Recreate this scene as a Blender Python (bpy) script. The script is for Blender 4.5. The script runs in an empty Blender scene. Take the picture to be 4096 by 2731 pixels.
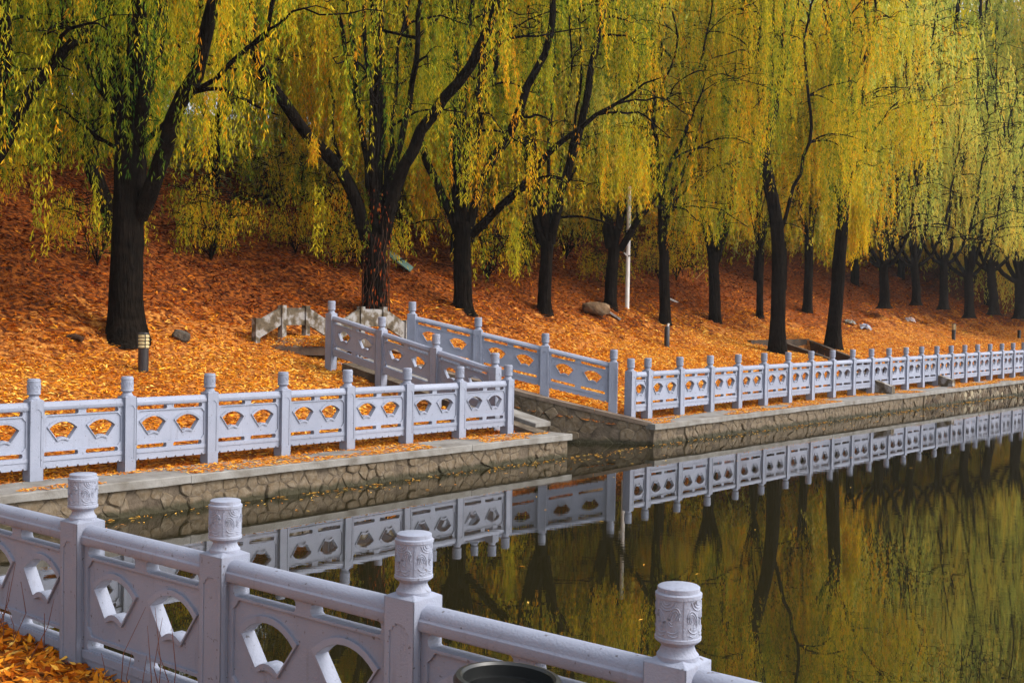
import bpy, bmesh, math, random
import numpy as np
from mathutils import Vector, Matrix, Euler
from mathutils.geometry import tessellate_polygon

random.seed(7)
rng = np.random.default_rng(7)
sc = bpy.context.scene
COL = sc.collection

# ------------------------------------------------------------------ camera
F, PITCH, ROLL, CH = 4767.6, .0248, .0178, 2.486      # focal length in photo pixels, tilt, roll, height over water
cam = bpy.data.cameras.new('camera')
cam.sensor_width = 36.0
cam.lens = F / 4096 * 36
cam.clip_start, cam.clip_end = .1, 1500
camo = bpy.data.objects.new('camera', cam)
camo.matrix_world = Matrix.Translation((0, 0, CH)) @ Matrix.Rotation(math.pi/2 - PITCH, 4, 'X') @ Matrix.Rotation(ROLL, 4, 'Z')
COL.objects.link(camo)
sc.camera = camo

# ------------------------------------------------------------------ light
SUN_EL, SUN_AZ = math.radians(46), math.radians(100)     # azimuth clockwise from +Y
w = bpy.data.worlds.new('World'); sc.world = w; w.use_nodes = True
nt = w.node_tree
sky = nt.nodes.new('ShaderNodeTexSky'); sky.sky_type = 'NISHITA'; sky.sun_disc = False
sky.sun_elevation = SUN_EL; sky.sun_rotation = SUN_AZ
sky.air_density = 1.0; sky.dust_density = 3.5; sky.ozone_density = 1.0
bg = nt.nodes['Background']; bg.inputs['Strength'].default_value = .15
hs = nt.nodes.new('ShaderNodeHueSaturation'); hs.inputs['Saturation'].default_value = .38; hs.inputs['Value'].default_value = 1.1     # thin overcast
nt.links.new(sky.outputs[0], hs.inputs['Color']); nt.links.new(hs.outputs[0], bg.inputs[0])
sun = bpy.data.lights.new('sun', 'SUN'); sun.energy = 1.5; sun.angle = math.radians(24); sun.color = (1, .95, .88)
suno = bpy.data.objects.new('sun', sun)
sd = Vector((math.sin(SUN_AZ)*math.cos(SUN_EL), math.cos(SUN_AZ)*math.cos(SUN_EL), math.sin(SUN_EL)))
suno.rotation_euler = sd.to_track_quat('Z', 'Y').to_euler()
COL.objects.link(suno)
vs = sc.view_settings
vs.view_transform = 'Standard'; vs.look = 'None'; vs.gamma = 1; vs.use_curve_mapping = False
vs.exposure = 0.90
sc.cycles.max_bounces = 8; sc.cycles.transparent_max_bounces = 8
sc.cycles.diffuse_bounces = 4; sc.cycles.glossy_bounces = 3

HAZE = .0003
# ------------------------------------------------------------------ frame of the far bank
TH = .8809
D = np.array([math.cos(TH), math.sin(TH)]); NV = np.array([-D[1], D[0]])
B0 = np.array([-5.5391, 13.8055]); S0, N0 = B0@D, B0@NV
SP = 1.229                                            # post spacing
def W(s, n, z=0.): p = D*(s+S0) + NV*(n+N0); return np.array([p[0], p[1], z])
def sn(x, y): return x*D[0]+y*D[1]-S0, x*NV[0]+y*NV[1]-N0
def ray(px, py):
    u, v = px-2048, py-1365.5
    c, s = math.cos(ROLL), math.sin(ROLL)
    a, b = c*u+s*v, -s*u+c*v
    return np.array([a, F*math.cos(PITCH)-b*math.sin(PITCH), -F*math.sin(PITCH)-b*math.cos(PITCH)])/F
def at(px, py, depth): r = ray(px, py); return np.array([0, 0, CH]) + r*depth/r[1]
K = 4096/2352
def zoff(s): return np.interp(s, [-20, 0, 8.6, 13, 37, 70], [.05, .03, 0, 0, .1, .15])

# ------------------------------------------------------------------ noise
def vnoise(x, y, seed=0):
    x = np.asarray(x, float); y = np.asarray(y, float)
    xi, yi = np.floor(x).astype(np.int64), np.floor(y).astype(np.int64)
    xf, yf = x-xi, y-yi
    def h(a, b):
        n = (a*374761393 + b*668265263 + seed*974634777) & 0x7fffffff
        n = ((n ^ (n >> 13))*1274126177) & 0x7fffffff
        return ((n ^ (n >> 16)) & 0xffff)/65535.0
    u, v = xf*xf*(3-2*xf), yf*yf*(3-2*yf)
    return (h(xi, yi)*(1-u)+h(xi+1, yi)*u)*(1-v) + (h(xi, yi+1)*(1-u)+h(xi+1, yi+1)*u)*v - .5
def fbm(x, y, o=4, seed=0):
    r = 0
    for i in range(o): r = r + vnoise(np.asarray(x)*2**i, np.asarray(y)*2**i, seed+i)/2**i
    return r
def in_poly(x, y, poly):
    x = np.asarray(x, float); y = np.asarray(y, float); c = np.zeros(np.shape(x), bool)
    for i in range(len(poly)):
        x1, y1 = poly[i][:2]; x2, y2 = poly[i-1][:2]
        c ^= ((y1 > y) != (y2 > y)) & (x < (x2-x1)*(y-y1)/((y2-y1) if y2 != y1 else 1e-9)+x1)
    return c
CHAN = [(1.04, 20.54), (-3.1, 23.5), (-3.5, 24.15), (-2.3, 24.3), (-1.9, 23.5), (.5, 22.88), (2.77, 22.68), (3.6, 21.2), (2, 19)]   # water channel, world xy
PIT = [(27.9, 5.72), (32.1, 5.72), (30.6, 3.5), (28.95, .75), (26.9, .75), (29.0, 3.6)]     # concrete drain, (s, n)
def zland(s, n, bumps=True):
    s = np.asarray(s, float); n = np.asarray(n, float)
    z = .40 + zoff(s) - .02 + np.interp(n, [-5, 0, 5.6, 7.4, 9, 14, 24, 28, 120], [0, 0, 1.12, 1.86, 2.6, 5.1, 9.2, 9.6, 10.2])
    if bumps:
        k = np.clip((n-5)/4, 0, 1)
        z = z + (.05+.5*k)*fbm(s*.22, n*.22, 4, 3)*np.clip(n/1.2, 0, 1) + (.05+.24*k)*fbm(s*1.1, n*1.5, 3, 9)*np.clip(n/.6, 0, 1)
    a = np.clip((s-27.6)/.9, 0, 1)*in_poly(s, n, PIT)
    z = z - .8*a
    return z
def zw(x, y): s, n = sn(x, y); return float(zland(s, n))
def hit(px, py):
    r = ray(px, py)
    t = np.arange(8, 110, .02); P = np.array([0, 0, CH])[None]+r[None]*t[:, None]
    s, n = sn(P[:, 0], P[:, 1]); k = np.where((n > 0) & (P[:, 2] <= zland(s, n, True)))[0]
    return P[k[0]]

# ------------------------------------------------------------------ helpers
def link(o, parent=None):
    COL.objects.link(o)
    if parent: o.parent = parent
    return o
def tag(o, label=None, cat=None, group=None, kind=None):
    if label: o['label'] = label
    if cat: o['category'] = cat
    if group: o['group'] = group
    if kind: o['kind'] = kind
    return o
def empty(name, loc, rz=0., parent=None):
    o = bpy.data.objects.new(name, None); o.location = loc; o.rotation_euler = (0, 0, rz)
    o.empty_display_size = .2
    return link(o, parent)
def mesh_np(name, V, quads=None, tris=None, mat=None, parent=None, smooth=False, attr=None):
    V = np.asarray(V, np.float32)
    me = bpy.data.meshes.new(name)
    nq = 0 if quads is None else len(quads); ntr = 0 if tris is None else len(tris)
    me.vertices.add(len(V)); me.vertices.foreach_set('co', V.ravel())
    idx = []; st = []; tot = []
    if nq: idx.append(np.asarray(quads).ravel()); st.append(np.arange(nq)*4); tot.append(np.full(nq, 4))
    if ntr: idx.append(np.asarray(tris).ravel()); st.append(nq*4+np.arange(ntr)*3); tot.append(np.full(ntr, 3))
    idx = np.concatenate(idx).astype(np.int32)
    me.loops.add(len(idx)); me.loops.foreach_set('vertex_index', idx)
    me.polygons.add(nq+ntr); me.polygons.foreach_set('loop_start', np.concatenate(st).astype(np.int32))
    if smooth: me.polygons.foreach_set('use_smooth', np.ones(nq+ntr, bool))
    if attr is not None:
        a = me.attributes.new('tint', 'FLOAT', 'POINT'); a.data.foreach_set('value', np.asarray(attr, np.float32))
    me.update(calc_edges=True)
    if mat: me.materials.append(mat)
    return link(bpy.data.objects.new(name, me), parent)
class MB:
    def __init__(s): s.v = []; s.f = []
    def add(s, v, f):
        k = len(s.v); s.v += [tuple(map(float, p)) for p in v]; s.f += [tuple(i+k for i in q) for q in f]; return s
    def box(s, x0, x1, y0, y1, z0, z1):
        return s.add([(x0,y0,z0),(x1,y0,z0),(x1,y1,z0),(x0,y1,z0),(x0,y0,z1),(x1,y0,z1),(x1,y1,z1),(x0,y1,z1)],
                     [(0,3,2,1),(4,5,6,7),(0,1,5,4),(1,2,6,5),(2,3,7,6),(3,0,4,7)])
    def lathe(s, prof, seg=24, c=(0, 0)):
        v = []; f = []
        for r, z in prof:
            for i in range(seg): a = 2*math.pi*i/seg; v.append((c[0]+r*math.cos(a), c[1]+r*math.sin(a), z))
        for j in range(len(prof)-1):
            for i in range(seg): k = (i+1) % seg; f.append((j*seg+i, j*seg+k, (j+1)*seg+k, (j+1)*seg+i))
        f.append(tuple(range(seg))[::-1]); f.append(tuple(range((len(prof)-1)*seg, len(prof)*seg)))
        return s.add(v, f)
    def tube(s, pts, rad, seg=8, cap=True):
        V, Q = tube(pts, rad, seg); s.add(V, Q)
        k = len(s.v)-len(V)
        if cap: s.f.append(tuple(k+i for i in range(seg))[::-1]); s.f.append(tuple(len(s.v)-seg+i for i in range(seg)))
        return s
    def build(s, name, mat, parent=None, smooth=False):
        me = bpy.data.meshes.new(name); me.from_pydata(s.v, [], s.f); me.update()
        me.materials.append(mat)
        if smooth:
            me.polygons.foreach_set('use_smooth', [True]*len(me.polygons))
            if hasattr(me, 'set_sharp_from_angle'): me.set_sharp_from_angle(angle=math.radians(38))
        return link(bpy.data.objects.new(name, me), parent)
def tube(pts, rad, seg=8, wob=0., seed=0):
    P = np.asarray(pts, float); n = len(P); R = np.asarray(rad, float)*np.ones(n)
    T = np.gradient(P, axis=0); T /= np.linalg.norm(T, axis=1)[:, None]+1e-9
    up = np.array([0, 0, 1.]) if abs(T[:, 2]).mean() < .8 else np.array([1., 0, 0])
    A = np.cross(T, up); A /= np.linalg.norm(A, axis=1)[:, None]+1e-9; Bn = np.cross(T, A)
    a = np.arange(seg)*2*math.pi/seg
    rr = R[:, None]*np.ones((n, seg))
    if wob: rr = rr*(1+wob*np.random.default_rng(seed).standard_normal((n, seg))*.5+wob*1.2*np.sin(a*3+seed)[None])
    V = P[:, None]+rr[..., None]*(np.cos(a)[None, :, None]*A[:, None]+np.sin(a)[None, :, None]*Bn[:, None])
    i = np.arange(n-1)[:, None]*seg; j = np.arange(seg)[None]; k = (j+1) % seg
    Q = np.stack([i+j, i+k, i+seg+k, i+seg+j], -1).reshape(-1, 4)
    return V.reshape(-1, 3), Q
def resample(P, m):
    P = np.asarray(P, float); n = len(P)
    t = np.concatenate([[0], np.cumsum(np.linalg.norm(np.diff(P, axis=0), axis=1))]); u = np.linspace(0, t[-1], m)
    # Catmull-Rom through the points
    out = np.empty((m, 3))
    for q, x in enumerate(u):
        i = min(np.searchsorted(t, x, 'right')-1, n-2); h = (x-t[i])/(t[i+1]-t[i]+1e-9)
        p0, p1, p2, p3 = P[max(i-1, 0)], P[i], P[i+1], P[min(i+2, n-1)]
        out[q] = .5*((2*p1)+(p2-p0)*h+(2*p0-5*p1+4*p2-p3)*h*h+(3*p1-p0-3*p2+p3)*h**3)
    return out
def plate(mb, outer, holes, y0, y1):
    """a flat piece in the xz plane with holes through it, between y0 and y1"""
    loops = [outer]+holes
    tri = tessellate_polygon([[Vector((x, z, 0)) for x, z in L] for L in loops])
    P = [p for L in loops for p in L]; m = len(P)
    v = [(x, y0, z) for x, z in P]+[(x, y1, z) for x, z in P]; f = []
    for t in tri:
        a, b, c = [P[i] for i in t]
        ccw = (b[0]-a[0])*(c[1]-a[1])-(b[1]-a[1])*(c[0]-a[0]) > 0
        t = tuple(t) if ccw else tuple(t)[::-1]
        f.append(t); f.append(tuple(i+m for i in t[::-1]))
    k = 0
    for q, L in enumerate(loops):
        area = sum(L[i-1][0]*L[i][1]-L[i][0]*L[i-1][1] for i in range(len(L)))
        fl = (area > 0) != (q > 0)
        for i in range(len(L)):
            a, b = k+i, k+(i+1) % len(L)
            f.append((a, a+m, b+m, b) if fl else (b, b+m, a+m, a))
        k += len(L)
    mb.add(v, f); return mb
def shear(o, sl):
    me = o.data; n = len(me.vertices); c = np.empty(n*3); me.vertices.foreach_get('co', c); c = c.reshape(-1, 3)
    c[:, 2] += c[:, 0]*sl; me.vertices.foreach_set('co', c.ravel()); me.update()

# ------------------------------------------------------------------ materials
def mat(name, col=(.5, .5, .5), rough=.8, bump=None, ramp=None, scale=5., fac='noise', detail=6, metal=0., dirt=None, spec=.3):
    """bump = (scale, strength, distance); ramp = [(pos, colour)...] over object-space noise"""
    m = bpy.data.materials.new(name); m.use_nodes = True; n = m.node_tree; b = n.nodes['Principled BSDF']
    b.inputs['Base Color'].default_value = (*col, 1); b.inputs['Roughness'].default_value = rough
    b.inputs['Metallic'].default_value = metal; b.inputs['Specular IOR Level'].default_value = spec
    tc = n.nodes.new('ShaderNodeTexCoord'); co = tc.outputs['Object']
    if fac == 'world':
        g = n.nodes.new('ShaderNodeNewGeometry'); co = g.outputs['Position']
    if ramp:
        r = n.nodes.new('ShaderNodeValToRGB'); e = r.color_ramp.elements
        while len(e) < len(ramp): e.new(.5)
        for i, (p, c) in enumerate(ramp): e[i].position = p; e[i].color = (*c, 1)
        if fac == 'object':
            oi = n.nodes.new('ShaderNodeNewGeometry'); t = n.nodes.new('ShaderNodeTexNoise'); t.inputs['Scale'].default_value = scale
            n.links.new(co, t.inputs[0]); mx = n.nodes.new('ShaderNodeMath'); mx.operation = 'MULTIPLY_ADD'; mx.inputs[1].default_value = .7
            n.links.new(t.outputs[0], mx.inputs[0]); n.links.new(oi.outputs['Random Per Island'], mx.inputs[2])
            mm = n.nodes.new('ShaderNodeMath'); mm.operation = 'SUBTRACT'; mm.inputs[1].default_value = .35
            n.links.new(mx.outputs[0], mm.inputs[0]); n.links.new(mm.outputs[0], r.inputs[0])
        elif fac == 'tint':
            t = n.nodes.new('ShaderNodeAttribute'); t.attribute_name = 'tint'; n.links.new(t.outputs['Fac'], r.inputs[0])
        elif fac == 'island':
            g = n.nodes.new('ShaderNodeNewGeometry'); n.links.new(g.outputs['Random Per Island'], r.inputs[0])
        else:
            t = n.nodes.new('ShaderNodeTexNoise'); t.inputs['Scale'].default_value = scale; t.inputs['Detail'].default_value = detail
            n.links.new(co, t.inputs[0]); n.links.new(t.outputs[0], r.inputs[0])
        n.links.new(r.outputs[0], b.inputs['Base Color'])
    if bump:
        t = n.nodes.new('ShaderNodeTexNoise'); t.inputs['Scale'].default_value = bump[0]; t.inputs['Detail'].default_value = 5
        n.links.new(co, t.inputs[0]); bp = n.nodes.new('ShaderNodeBump'); bp.inputs['Strength'].default_value = bump[1]; bp.inputs['Distance'].default_value = bump[2]
        n.links.new(t.outputs[0], bp.inputs['Height']); n.links.new(bp.outputs[0], b.inputs['Normal'])
    return m
def leafmat(name, ramp, trans=.35, rough=.55):
    m = bpy.data.materials.new(name); m.use_nodes = True; n = m.node_tree; b = n.nodes['Principled BSDF']; out = n.nodes['Material Output']
    t = n.nodes.new('ShaderNodeAttribute'); t.attribute_name = 'tint'
    r = n.nodes.new('ShaderNodeValToRGB'); e = r.color_ramp.elements
    while len(e) < len(ramp): e.new(.5)
    for i, (p, c) in enumerate(ramp): e[i].position = p; e[i].color = (*c, 1)
    n.links.new(t.outputs['Fac'], r.inputs[0]); n.links.new(r.outputs[0], b.inputs['Base Color'])
    b.inputs['Roughness'].default_value = rough; b.inputs['Specular IOR Level'].default_value = .06
    if trans:
        tr = n.nodes.new('ShaderNodeBsdfTranslucent'); n.links.new(r.outputs[0], tr.inputs[0])
        mx = n.nodes.new('ShaderNodeMixShader'); mx.inputs[0].default_value = trans
        n.links.new(b.outputs[0], mx.inputs[1]); n.links.new(tr.outputs[0], mx.inputs[2]); n.links.new(mx.outputs[0], out.inputs['Surface'])
    return m

def stone_paint():
    m = mat('grey_stone_paint', rough=.68, bump=(110, .6, .004), spec=.35)
    n = m.node_tree; b = n.nodes['Principled BSDF']; tc = n.nodes.new('ShaderNodeNewGeometry')
    a = n.nodes.new('ShaderNodeTexNoise'); a.inputs['Scale'].default_value = 2.2; a.inputs['Detail'].default_value = 8; a.inputs['Roughness'].default_value = .65
    n.links.new(tc.outputs['Position'], a.inputs[0])
    r = n.nodes.new('ShaderNodeValToRGB'); r.color_ramp.elements[0].position = .3; r.color_ramp.elements[1].position = .72
    r.color_ramp.elements[0].color = (.215, .235, .30, 1); r.color_ramp.elements[1].color = (.265, .287, .362, 1)
    n.links.new(a.outputs[0], r.inputs[0])
    # rain streaks and specks
    mp = n.nodes.new('ShaderNodeMapping'); mp.inputs['Scale'].default_value = (26, 26, 2.2); n.links.new(tc.outputs['Position'], mp.inputs[0])
    s = n.nodes.new('ShaderNodeTexNoise'); s.inputs['Scale'].default_value = 1; s.inputs['Detail'].default_value = 4; n.links.new(mp.outputs[0], s.inputs[0])
    r2 = n.nodes.new('ShaderNodeValToRGB'); r2.color_ramp.elements[0].position = .25; r2.color_ramp.elements[1].position = .40
    r2.color_ramp.elements[0].color = (.80, .77, .74, 1); r2.color_ramp.elements[1].color = (1, 1, 1, 1); n.links.new(s.outputs[0], r2.inputs[0])
    mx = n.nodes.new('ShaderNodeMix'); mx.data_type = 'RGBA'; mx.blend_type = 'MULTIPLY'; mx.inputs[0].default_value = .8
    n.links.new(r.outputs[0], mx.inputs[6]); n.links.new(r2.outputs[0], mx.inputs[7])
    oi = n.nodes.new('ShaderNodeObjectInfo'); mr = n.nodes.new('ShaderNodeMapRange'); mr.inputs[3].default_value = .88; mr.inputs[4].default_value = 1.06; n.links.new(oi.outputs['Random'], mr.inputs[0])
    # small dark specks and chips
    sp = n.nodes.new('ShaderNodeTexNoise'); sp.inputs['Scale'].default_value = 38; sp.inputs['Detail'].default_value = 3; n.links.new(tc.outputs['Position'], sp.inputs[0])
    r3 = n.nodes.new('ShaderNodeValToRGB'); r3.color_ramp.elements[0].position = .27; r3.color_ramp.elements[1].position = .34; r3.color_ramp.elements[0].color = (.45, .4, .36, 1); n.links.new(sp.outputs[0], r3.inputs[0])
    m2 = n.nodes.new('ShaderNodeMix'); m2.data_type = 'RGBA'; m2.blend_type = 'MULTIPLY'; m2.inputs[0].default_value = 1; n.links.new(mx.outputs[2], m2.inputs[6]); n.links.new(r3.outputs[0], m2.inputs[7])
    m3 = n.nodes.new('ShaderNodeVectorMath'); m3.operation = 'SCALE'; n.links.new(m2.outputs[2], m3.inputs[0]); n.links.new(mr.outputs[0], m3.inputs['Scale']); n.links.new(m3.outputs[0], b.inputs['Base Color'])
    return m
M_paint = stone_paint()
M_bark = mat('willow_bark', rough=.95, bump=(9, 1., .06), ramp=[(.3, (.003, .0025, .002)), (.7, (.013, .0095, .007))], scale=6, fac='world', spec=.02)
n_ = M_bark.node_tree; bt = [q for q in n_.nodes if q.type == 'BUMP'][0]; bt.inputs['Distance'].default_value = .09
tn_ = bt.inputs['Height'].links[0].from_node; mp_ = n_.nodes.new('ShaderNodeMapping'); mp_.inputs['Scale'].default_value = (1.9, 1.9, .32)
n_.links.new(tn_.inputs[0].links[0].from_socket, mp_.inputs[0]); n_.links.new(mp_.outputs[0], tn_.inputs[0])
M_bark2 = mat('reddish_branch_bark', rough=.95, ramp=[(.3, (.02, .012, .008)), (.7, (.07, .035, .02))], scale=6, fac='world', spec=.1)
M_conc = mat('kerb_concrete', rough=.9, bump=(30, .5, .012), ramp=[(.25, (.095, .08, .062)), (.45, (.165, .153, .137)), (.6, (.205, .195, .18)), (.8, (.25, .24, .225))], scale=3.5, fac='world', detail=9)
M_conc_old = mat('weathered_concrete', rough=.95, bump=(22, .6, .02), ramp=[(.3, (.04, .03, .018)), (.47, (.11, .085, .055)), (.58, (.27, .26, .25)), (.8, (.17, .15, .11))], scale=5, fac='world', detail=9)
M_conc_brown = mat('stained_brown_concrete', rough=.95, bump=(22, .6, .02), ramp=[(.3, (.06, .04, .03)), (.7, (.2, .15, .11))], scale=2.5, fac='world', detail=9)
M_mortar = mat('wet_mortar', rough=.9, bump=(25, .8, .02), ramp=[(.3, (.045, .032, .02)), (.7, (.13, .10, .07))], scale=6, fac='world')
M_stone = mat('rubble_stone', rough=.85, bump=(14, .8, .02), ramp=[(0, (.022, .013, .006)), (.25, (.07, .042, .02)), (.5, (.11, .078, .045)), (.75, (.15, .12, .085)), (1, (.30, .25, .16))], scale=15, fac='object')
def tide(m):
    """dark algae band just over the water"""
    n = m.node_tree; b = n.nodes['Principled BSDF']; src = b.inputs['Base Color'].links[0].from_socket
    g = n.nodes.new('ShaderNodeNewGeometry'); sx = n.nodes.new('ShaderNodeSeparateXYZ'); n.links.new(g.outputs['Position'], sx.inputs[0])
    t = n.nodes.new('ShaderNodeTexNoise'); t.inputs['Scale'].default_value = 5; n.links.new(g.outputs['Position'], t.inputs[0])
    a = n.nodes.new('ShaderNodeMath'); a.operation = 'MULTIPLY_ADD'; a.inputs[1].default_value = -.16; n.links.new(t.outputs[0], a.inputs[0]); n.links.new(sx.outputs[2], a.inputs[2])
    mr = n.nodes.new('ShaderNodeMapRange'); mr.inputs[1].default_value = -.03; mr.inputs[2].default_value = .03; n.links.new(a.outputs[0], mr.inputs[0])
    mx = n.nodes.new('ShaderNodeMix'); mx.data_type = 'RGBA'; mx.inputs[6].default_value = (.035, .03, .014, 1)
    n.links.new(mr.outputs[0], mx.inputs[0]); n.links.new(src, mx.inputs[7]); n.links.new(mx.outputs[2], b.inputs['Base Color'])
tide(M_stone); tide(M_mortar)
M_rock = mat('boulder_stone', rough=.9, bump=(9, .9, .04), ramp=[(.3, (.05, .03, .015)), (.7, (.2, .13, .07))], scale=4, detail=8)
M_darkrock = mat('dark_stone', rough=.9, bump=(9, .9, .04), ramp=[(.3, (.03, .025, .02)), (.7, (.10, .08, .06))], scale=4, detail=8)
M_black = mat('black_metal', (.02, .018, .02), rough=.45, spec=.5)
M_bin = mat('black_rubber', (.012, .013, .013), rough=.38, spec=.5)
M_cream = mat('cream_lamp_glass', (.45, .37, .19), rough=.4, spec=.5)
M_white = mat('white_painted_pole', rough=.5, ramp=[(.3, (.6, .58, .54)), (.7, (.78, .77, .75))], scale=4)
M_bag = mat('white_plastic', rough=.4, ramp=[(.35, (.12, .2, .4)), (.5, (.33, .33, .36)), (.8, (.22, .22, .26))], scale=9)
M_paper = mat('pale_paper', rough=.8, ramp=[(.35, (.3, .2, .18)), (.6, (.42, .36, .35))], scale=9)
M_teal = mat('faded_green_board', rough=.8, ramp=[(.3, (.04, .08, .06)), (.7, (.10, .17, .14))], scale=5)
M_twig = mat('red_brown_twig', (.14, .05, .03), rough=.8)
M_straw = mat('dry_straw', (.45, .3, .13), rough=.8)
M_slope = mat('shade_toned_slope_soil', rough=.95, bump=(26, 1., .04), ramp=[(.3, (.016, .005, .002)), (.45, (.09, .022, .004)), (.56, (.22, .055, .007)), (.72, (.36, .11, .014))], scale=11, fac='world', detail=10, spec=.1)  # rust leaf mix on the slope, darkened further: canopy shade put into the colour
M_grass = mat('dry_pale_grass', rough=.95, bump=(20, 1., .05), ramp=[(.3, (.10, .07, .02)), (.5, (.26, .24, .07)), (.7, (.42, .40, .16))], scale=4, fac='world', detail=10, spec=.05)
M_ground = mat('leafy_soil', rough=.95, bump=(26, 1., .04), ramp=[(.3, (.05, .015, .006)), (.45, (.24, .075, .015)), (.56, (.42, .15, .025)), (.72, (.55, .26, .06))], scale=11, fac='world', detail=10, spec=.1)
WRAMP = [(0, (.03, .09, .01)), (.25, (.125, .205, .012)), (.45, (.29, .315, .014)), (.68, (.56, .47, .02)), (.88, (.84, .56, .015)), (1, (.80, .36, .01))]
M_leaf = leafmat('willow_leaf', WRAMP, .45)
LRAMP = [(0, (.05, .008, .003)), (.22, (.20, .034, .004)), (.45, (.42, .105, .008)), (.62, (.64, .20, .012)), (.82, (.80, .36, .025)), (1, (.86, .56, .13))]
M_leaf_hazed = leafmat('hazed_willow_leaf', [(0, (.09, .16, .03)), (.3, (.27, .35, .06)), (.5, (.48, .51, .09)), (.7, (.68, .64, .11)), (1, (.85, .58, .08))], .45)  # willow ramp lightened for far crowns: bright haze put into the leaf colour
M_litter = leafmat('fallen_leaf', LRAMP, .15, .8)

# ------------------------------------------------------------------ water
def water_mat():
    m = bpy.data.materials.new('still_pond_water'); m.use_nodes = True; n = m.node_tree
    b = n.nodes['Principled BSDF']; out = n.nodes['Material Output']
    g = n.nodes.new('ShaderNodeNewGeometry')
    b.inputs['Base Color'].default_value = (.013, .011, .004, 1); b.inputs['Roughness'].default_value = .6; b.inputs['Specular IOR Level'].default_value = 0
    gl = n.nodes.new('ShaderNodeBsdfGlossy'); gl.inputs['Roughness'].default_value = 0.; gl.inputs[0].default_value = (.97, .97, .97, 1)
    fr = n.nodes.new('ShaderNodeFresnel'); fr.inputs[0].default_value = 2.1
    bumps = []
    for sc_, rot, strg, dist in (((.9, 7., 1), .1, .05, .012), ((3, 3, 1), 0, .03, .003)):
        mp = n.nodes.new('ShaderNodeMapping'); mp.inputs['Scale'].default_value = sc_; mp.inputs['Rotation'].default_value = (0, 0, rot); n.links.new(g.outputs['Position'], mp.inputs[0])
        t = n.nodes.new('ShaderNodeTexNoise'); t.inputs['Scale'].default_value = 1.4; t.inputs['Detail'].default_value = 3; n.links.new(mp.outputs[0], t.inputs[0])
        # patches where a breath of wind touches the surface
        t2 = n.nodes.new('ShaderNodeTexNoise'); t2.inputs['Scale'].default_value = .22; n.links.new(g.outputs['Position'], t2.inputs[0])
        r = n.nodes.new('ShaderNodeValToRGB'); r.color_ramp.elements[0].position = .45; r.color_ramp.elements[1].position = .62
        r.color_ramp.elements[0].color = (.12, .12, .12, 1); n.links.new(t2.outputs[0], r.inputs[0])
        mu = n.nodes.new('ShaderNodeMath'); mu.operation = 'MULTIPLY'; n.links.new(t.outputs[0], mu.inputs[0]); n.links.new(r.outputs[0], mu.inputs[1])
        bp = n.nodes.new('ShaderNodeBump'); bp.inputs['Strength'].default_value = strg; bp.inputs['Distance'].default_value = dist
        n.links.new(mu.outputs[0], bp.inputs['Height'])
        if bumps: n.links.new(bumps[-1].outputs[0], bp.inputs['Normal'])
        bumps.append(bp)
    n.links.new(bumps[-1].outputs[0], gl.inputs['Normal'])
    mx = n.nodes.new('ShaderNodeMixShader'); n.links.new(fr.outputs[0], mx.inputs[0])
    n.links.new(b.outputs[0], mx.inputs[1]); n.links.new(gl.outputs[0], mx.inputs[2]); n.links.new(mx.outputs[0], out.inputs['Surface'])
    return m
o = MB().add([(-60, -40, 0), (260, -40, 0), (260, 260, 0), (-60, 260, 0)], [(0, 1, 2, 3)]).build('water', water_mat())
tag(o, kind='structure')

# ------------------------------------------------------------------ far bank terrain
sv = np.concatenate([np.arange(-30, -8, 1.), np.arange(-8, 34, .14), np.arange(34, 62, .35), np.arange(62, 160, 2.)])
nvv = np.concatenate([np.arange(-.14, 7, .14), np.arange(7, 26, .35), np.arange(26, 80, 2.)])
S, Nn = np.meshgrid(sv, nvv, indexing='ij'); Z = zland(S, Nn)
X = D[0]*(S+S0)+NV[0]*(Nn+N0); Y = D[1]*(S+S0)+NV[1]*(Nn+N0)
a_, b_ = S.shape
I = np.arange(a_*b_).reshape(a_, b_)
Q = np.stack([I[:-1, :-1], I[1:, :-1], I[1:, 1:], I[:-1, 1:]], -1).reshape(-1, 4)
V = np.stack([X, Y, Z], -1).reshape(-1, 3)
cx = V[Q].mean(1); Q = Q[~in_poly(cx[:, 0], cx[:, 1], CHAN)]
qn = sn(V[Q].mean(1)[:, 0], V[Q].mean(1)[:, 1])[1]
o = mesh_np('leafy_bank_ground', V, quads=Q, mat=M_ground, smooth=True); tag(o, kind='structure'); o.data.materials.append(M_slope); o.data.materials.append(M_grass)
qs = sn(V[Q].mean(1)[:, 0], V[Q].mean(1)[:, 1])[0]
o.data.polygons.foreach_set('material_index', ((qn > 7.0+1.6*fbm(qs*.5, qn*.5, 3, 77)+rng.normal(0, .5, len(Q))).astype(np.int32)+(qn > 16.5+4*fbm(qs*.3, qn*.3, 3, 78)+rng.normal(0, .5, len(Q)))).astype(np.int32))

# near bank under the camera
A0 = np.array([-2.2619, 6.3015]); TA = -.6944
AD = np.array([math.cos(TA), math.sin(TA)]); AN = np.array([AD[1], -AD[0]])      # AN points to the camera side
def WA(s, n, z=0.): p = A0+AD*s+AN*n; return np.array([p[0], p[1], z])
def znear(s, n): return .585 + .16*np.clip(-s/2.5, -.6, 1.2) + .07*np.clip(n, 0, 9) + .05*fbm(s*1.1, n*1.1, 3, 5)*np.clip(n/.4, 0, 1)
sv = np.arange(-9, 14, .15); nn = np.concatenate([np.arange(.05, 3, .12), np.arange(3, 16, .8)])
S, Nn = np.meshgrid(sv, nn, indexing='ij'); Z = znear(S, Nn)
P = A0[None, None]+S[..., None]*AD+Nn[..., None]*AN; a_, b_ = S.shape; I = np.arange(a_*b_).reshape(a_, b_)
Q = np.stack([I[:-1, :-1], I[:-1, 1:], I[1:, 1:], I[1:, :-1]], -1).reshape(-1, 4)
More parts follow.
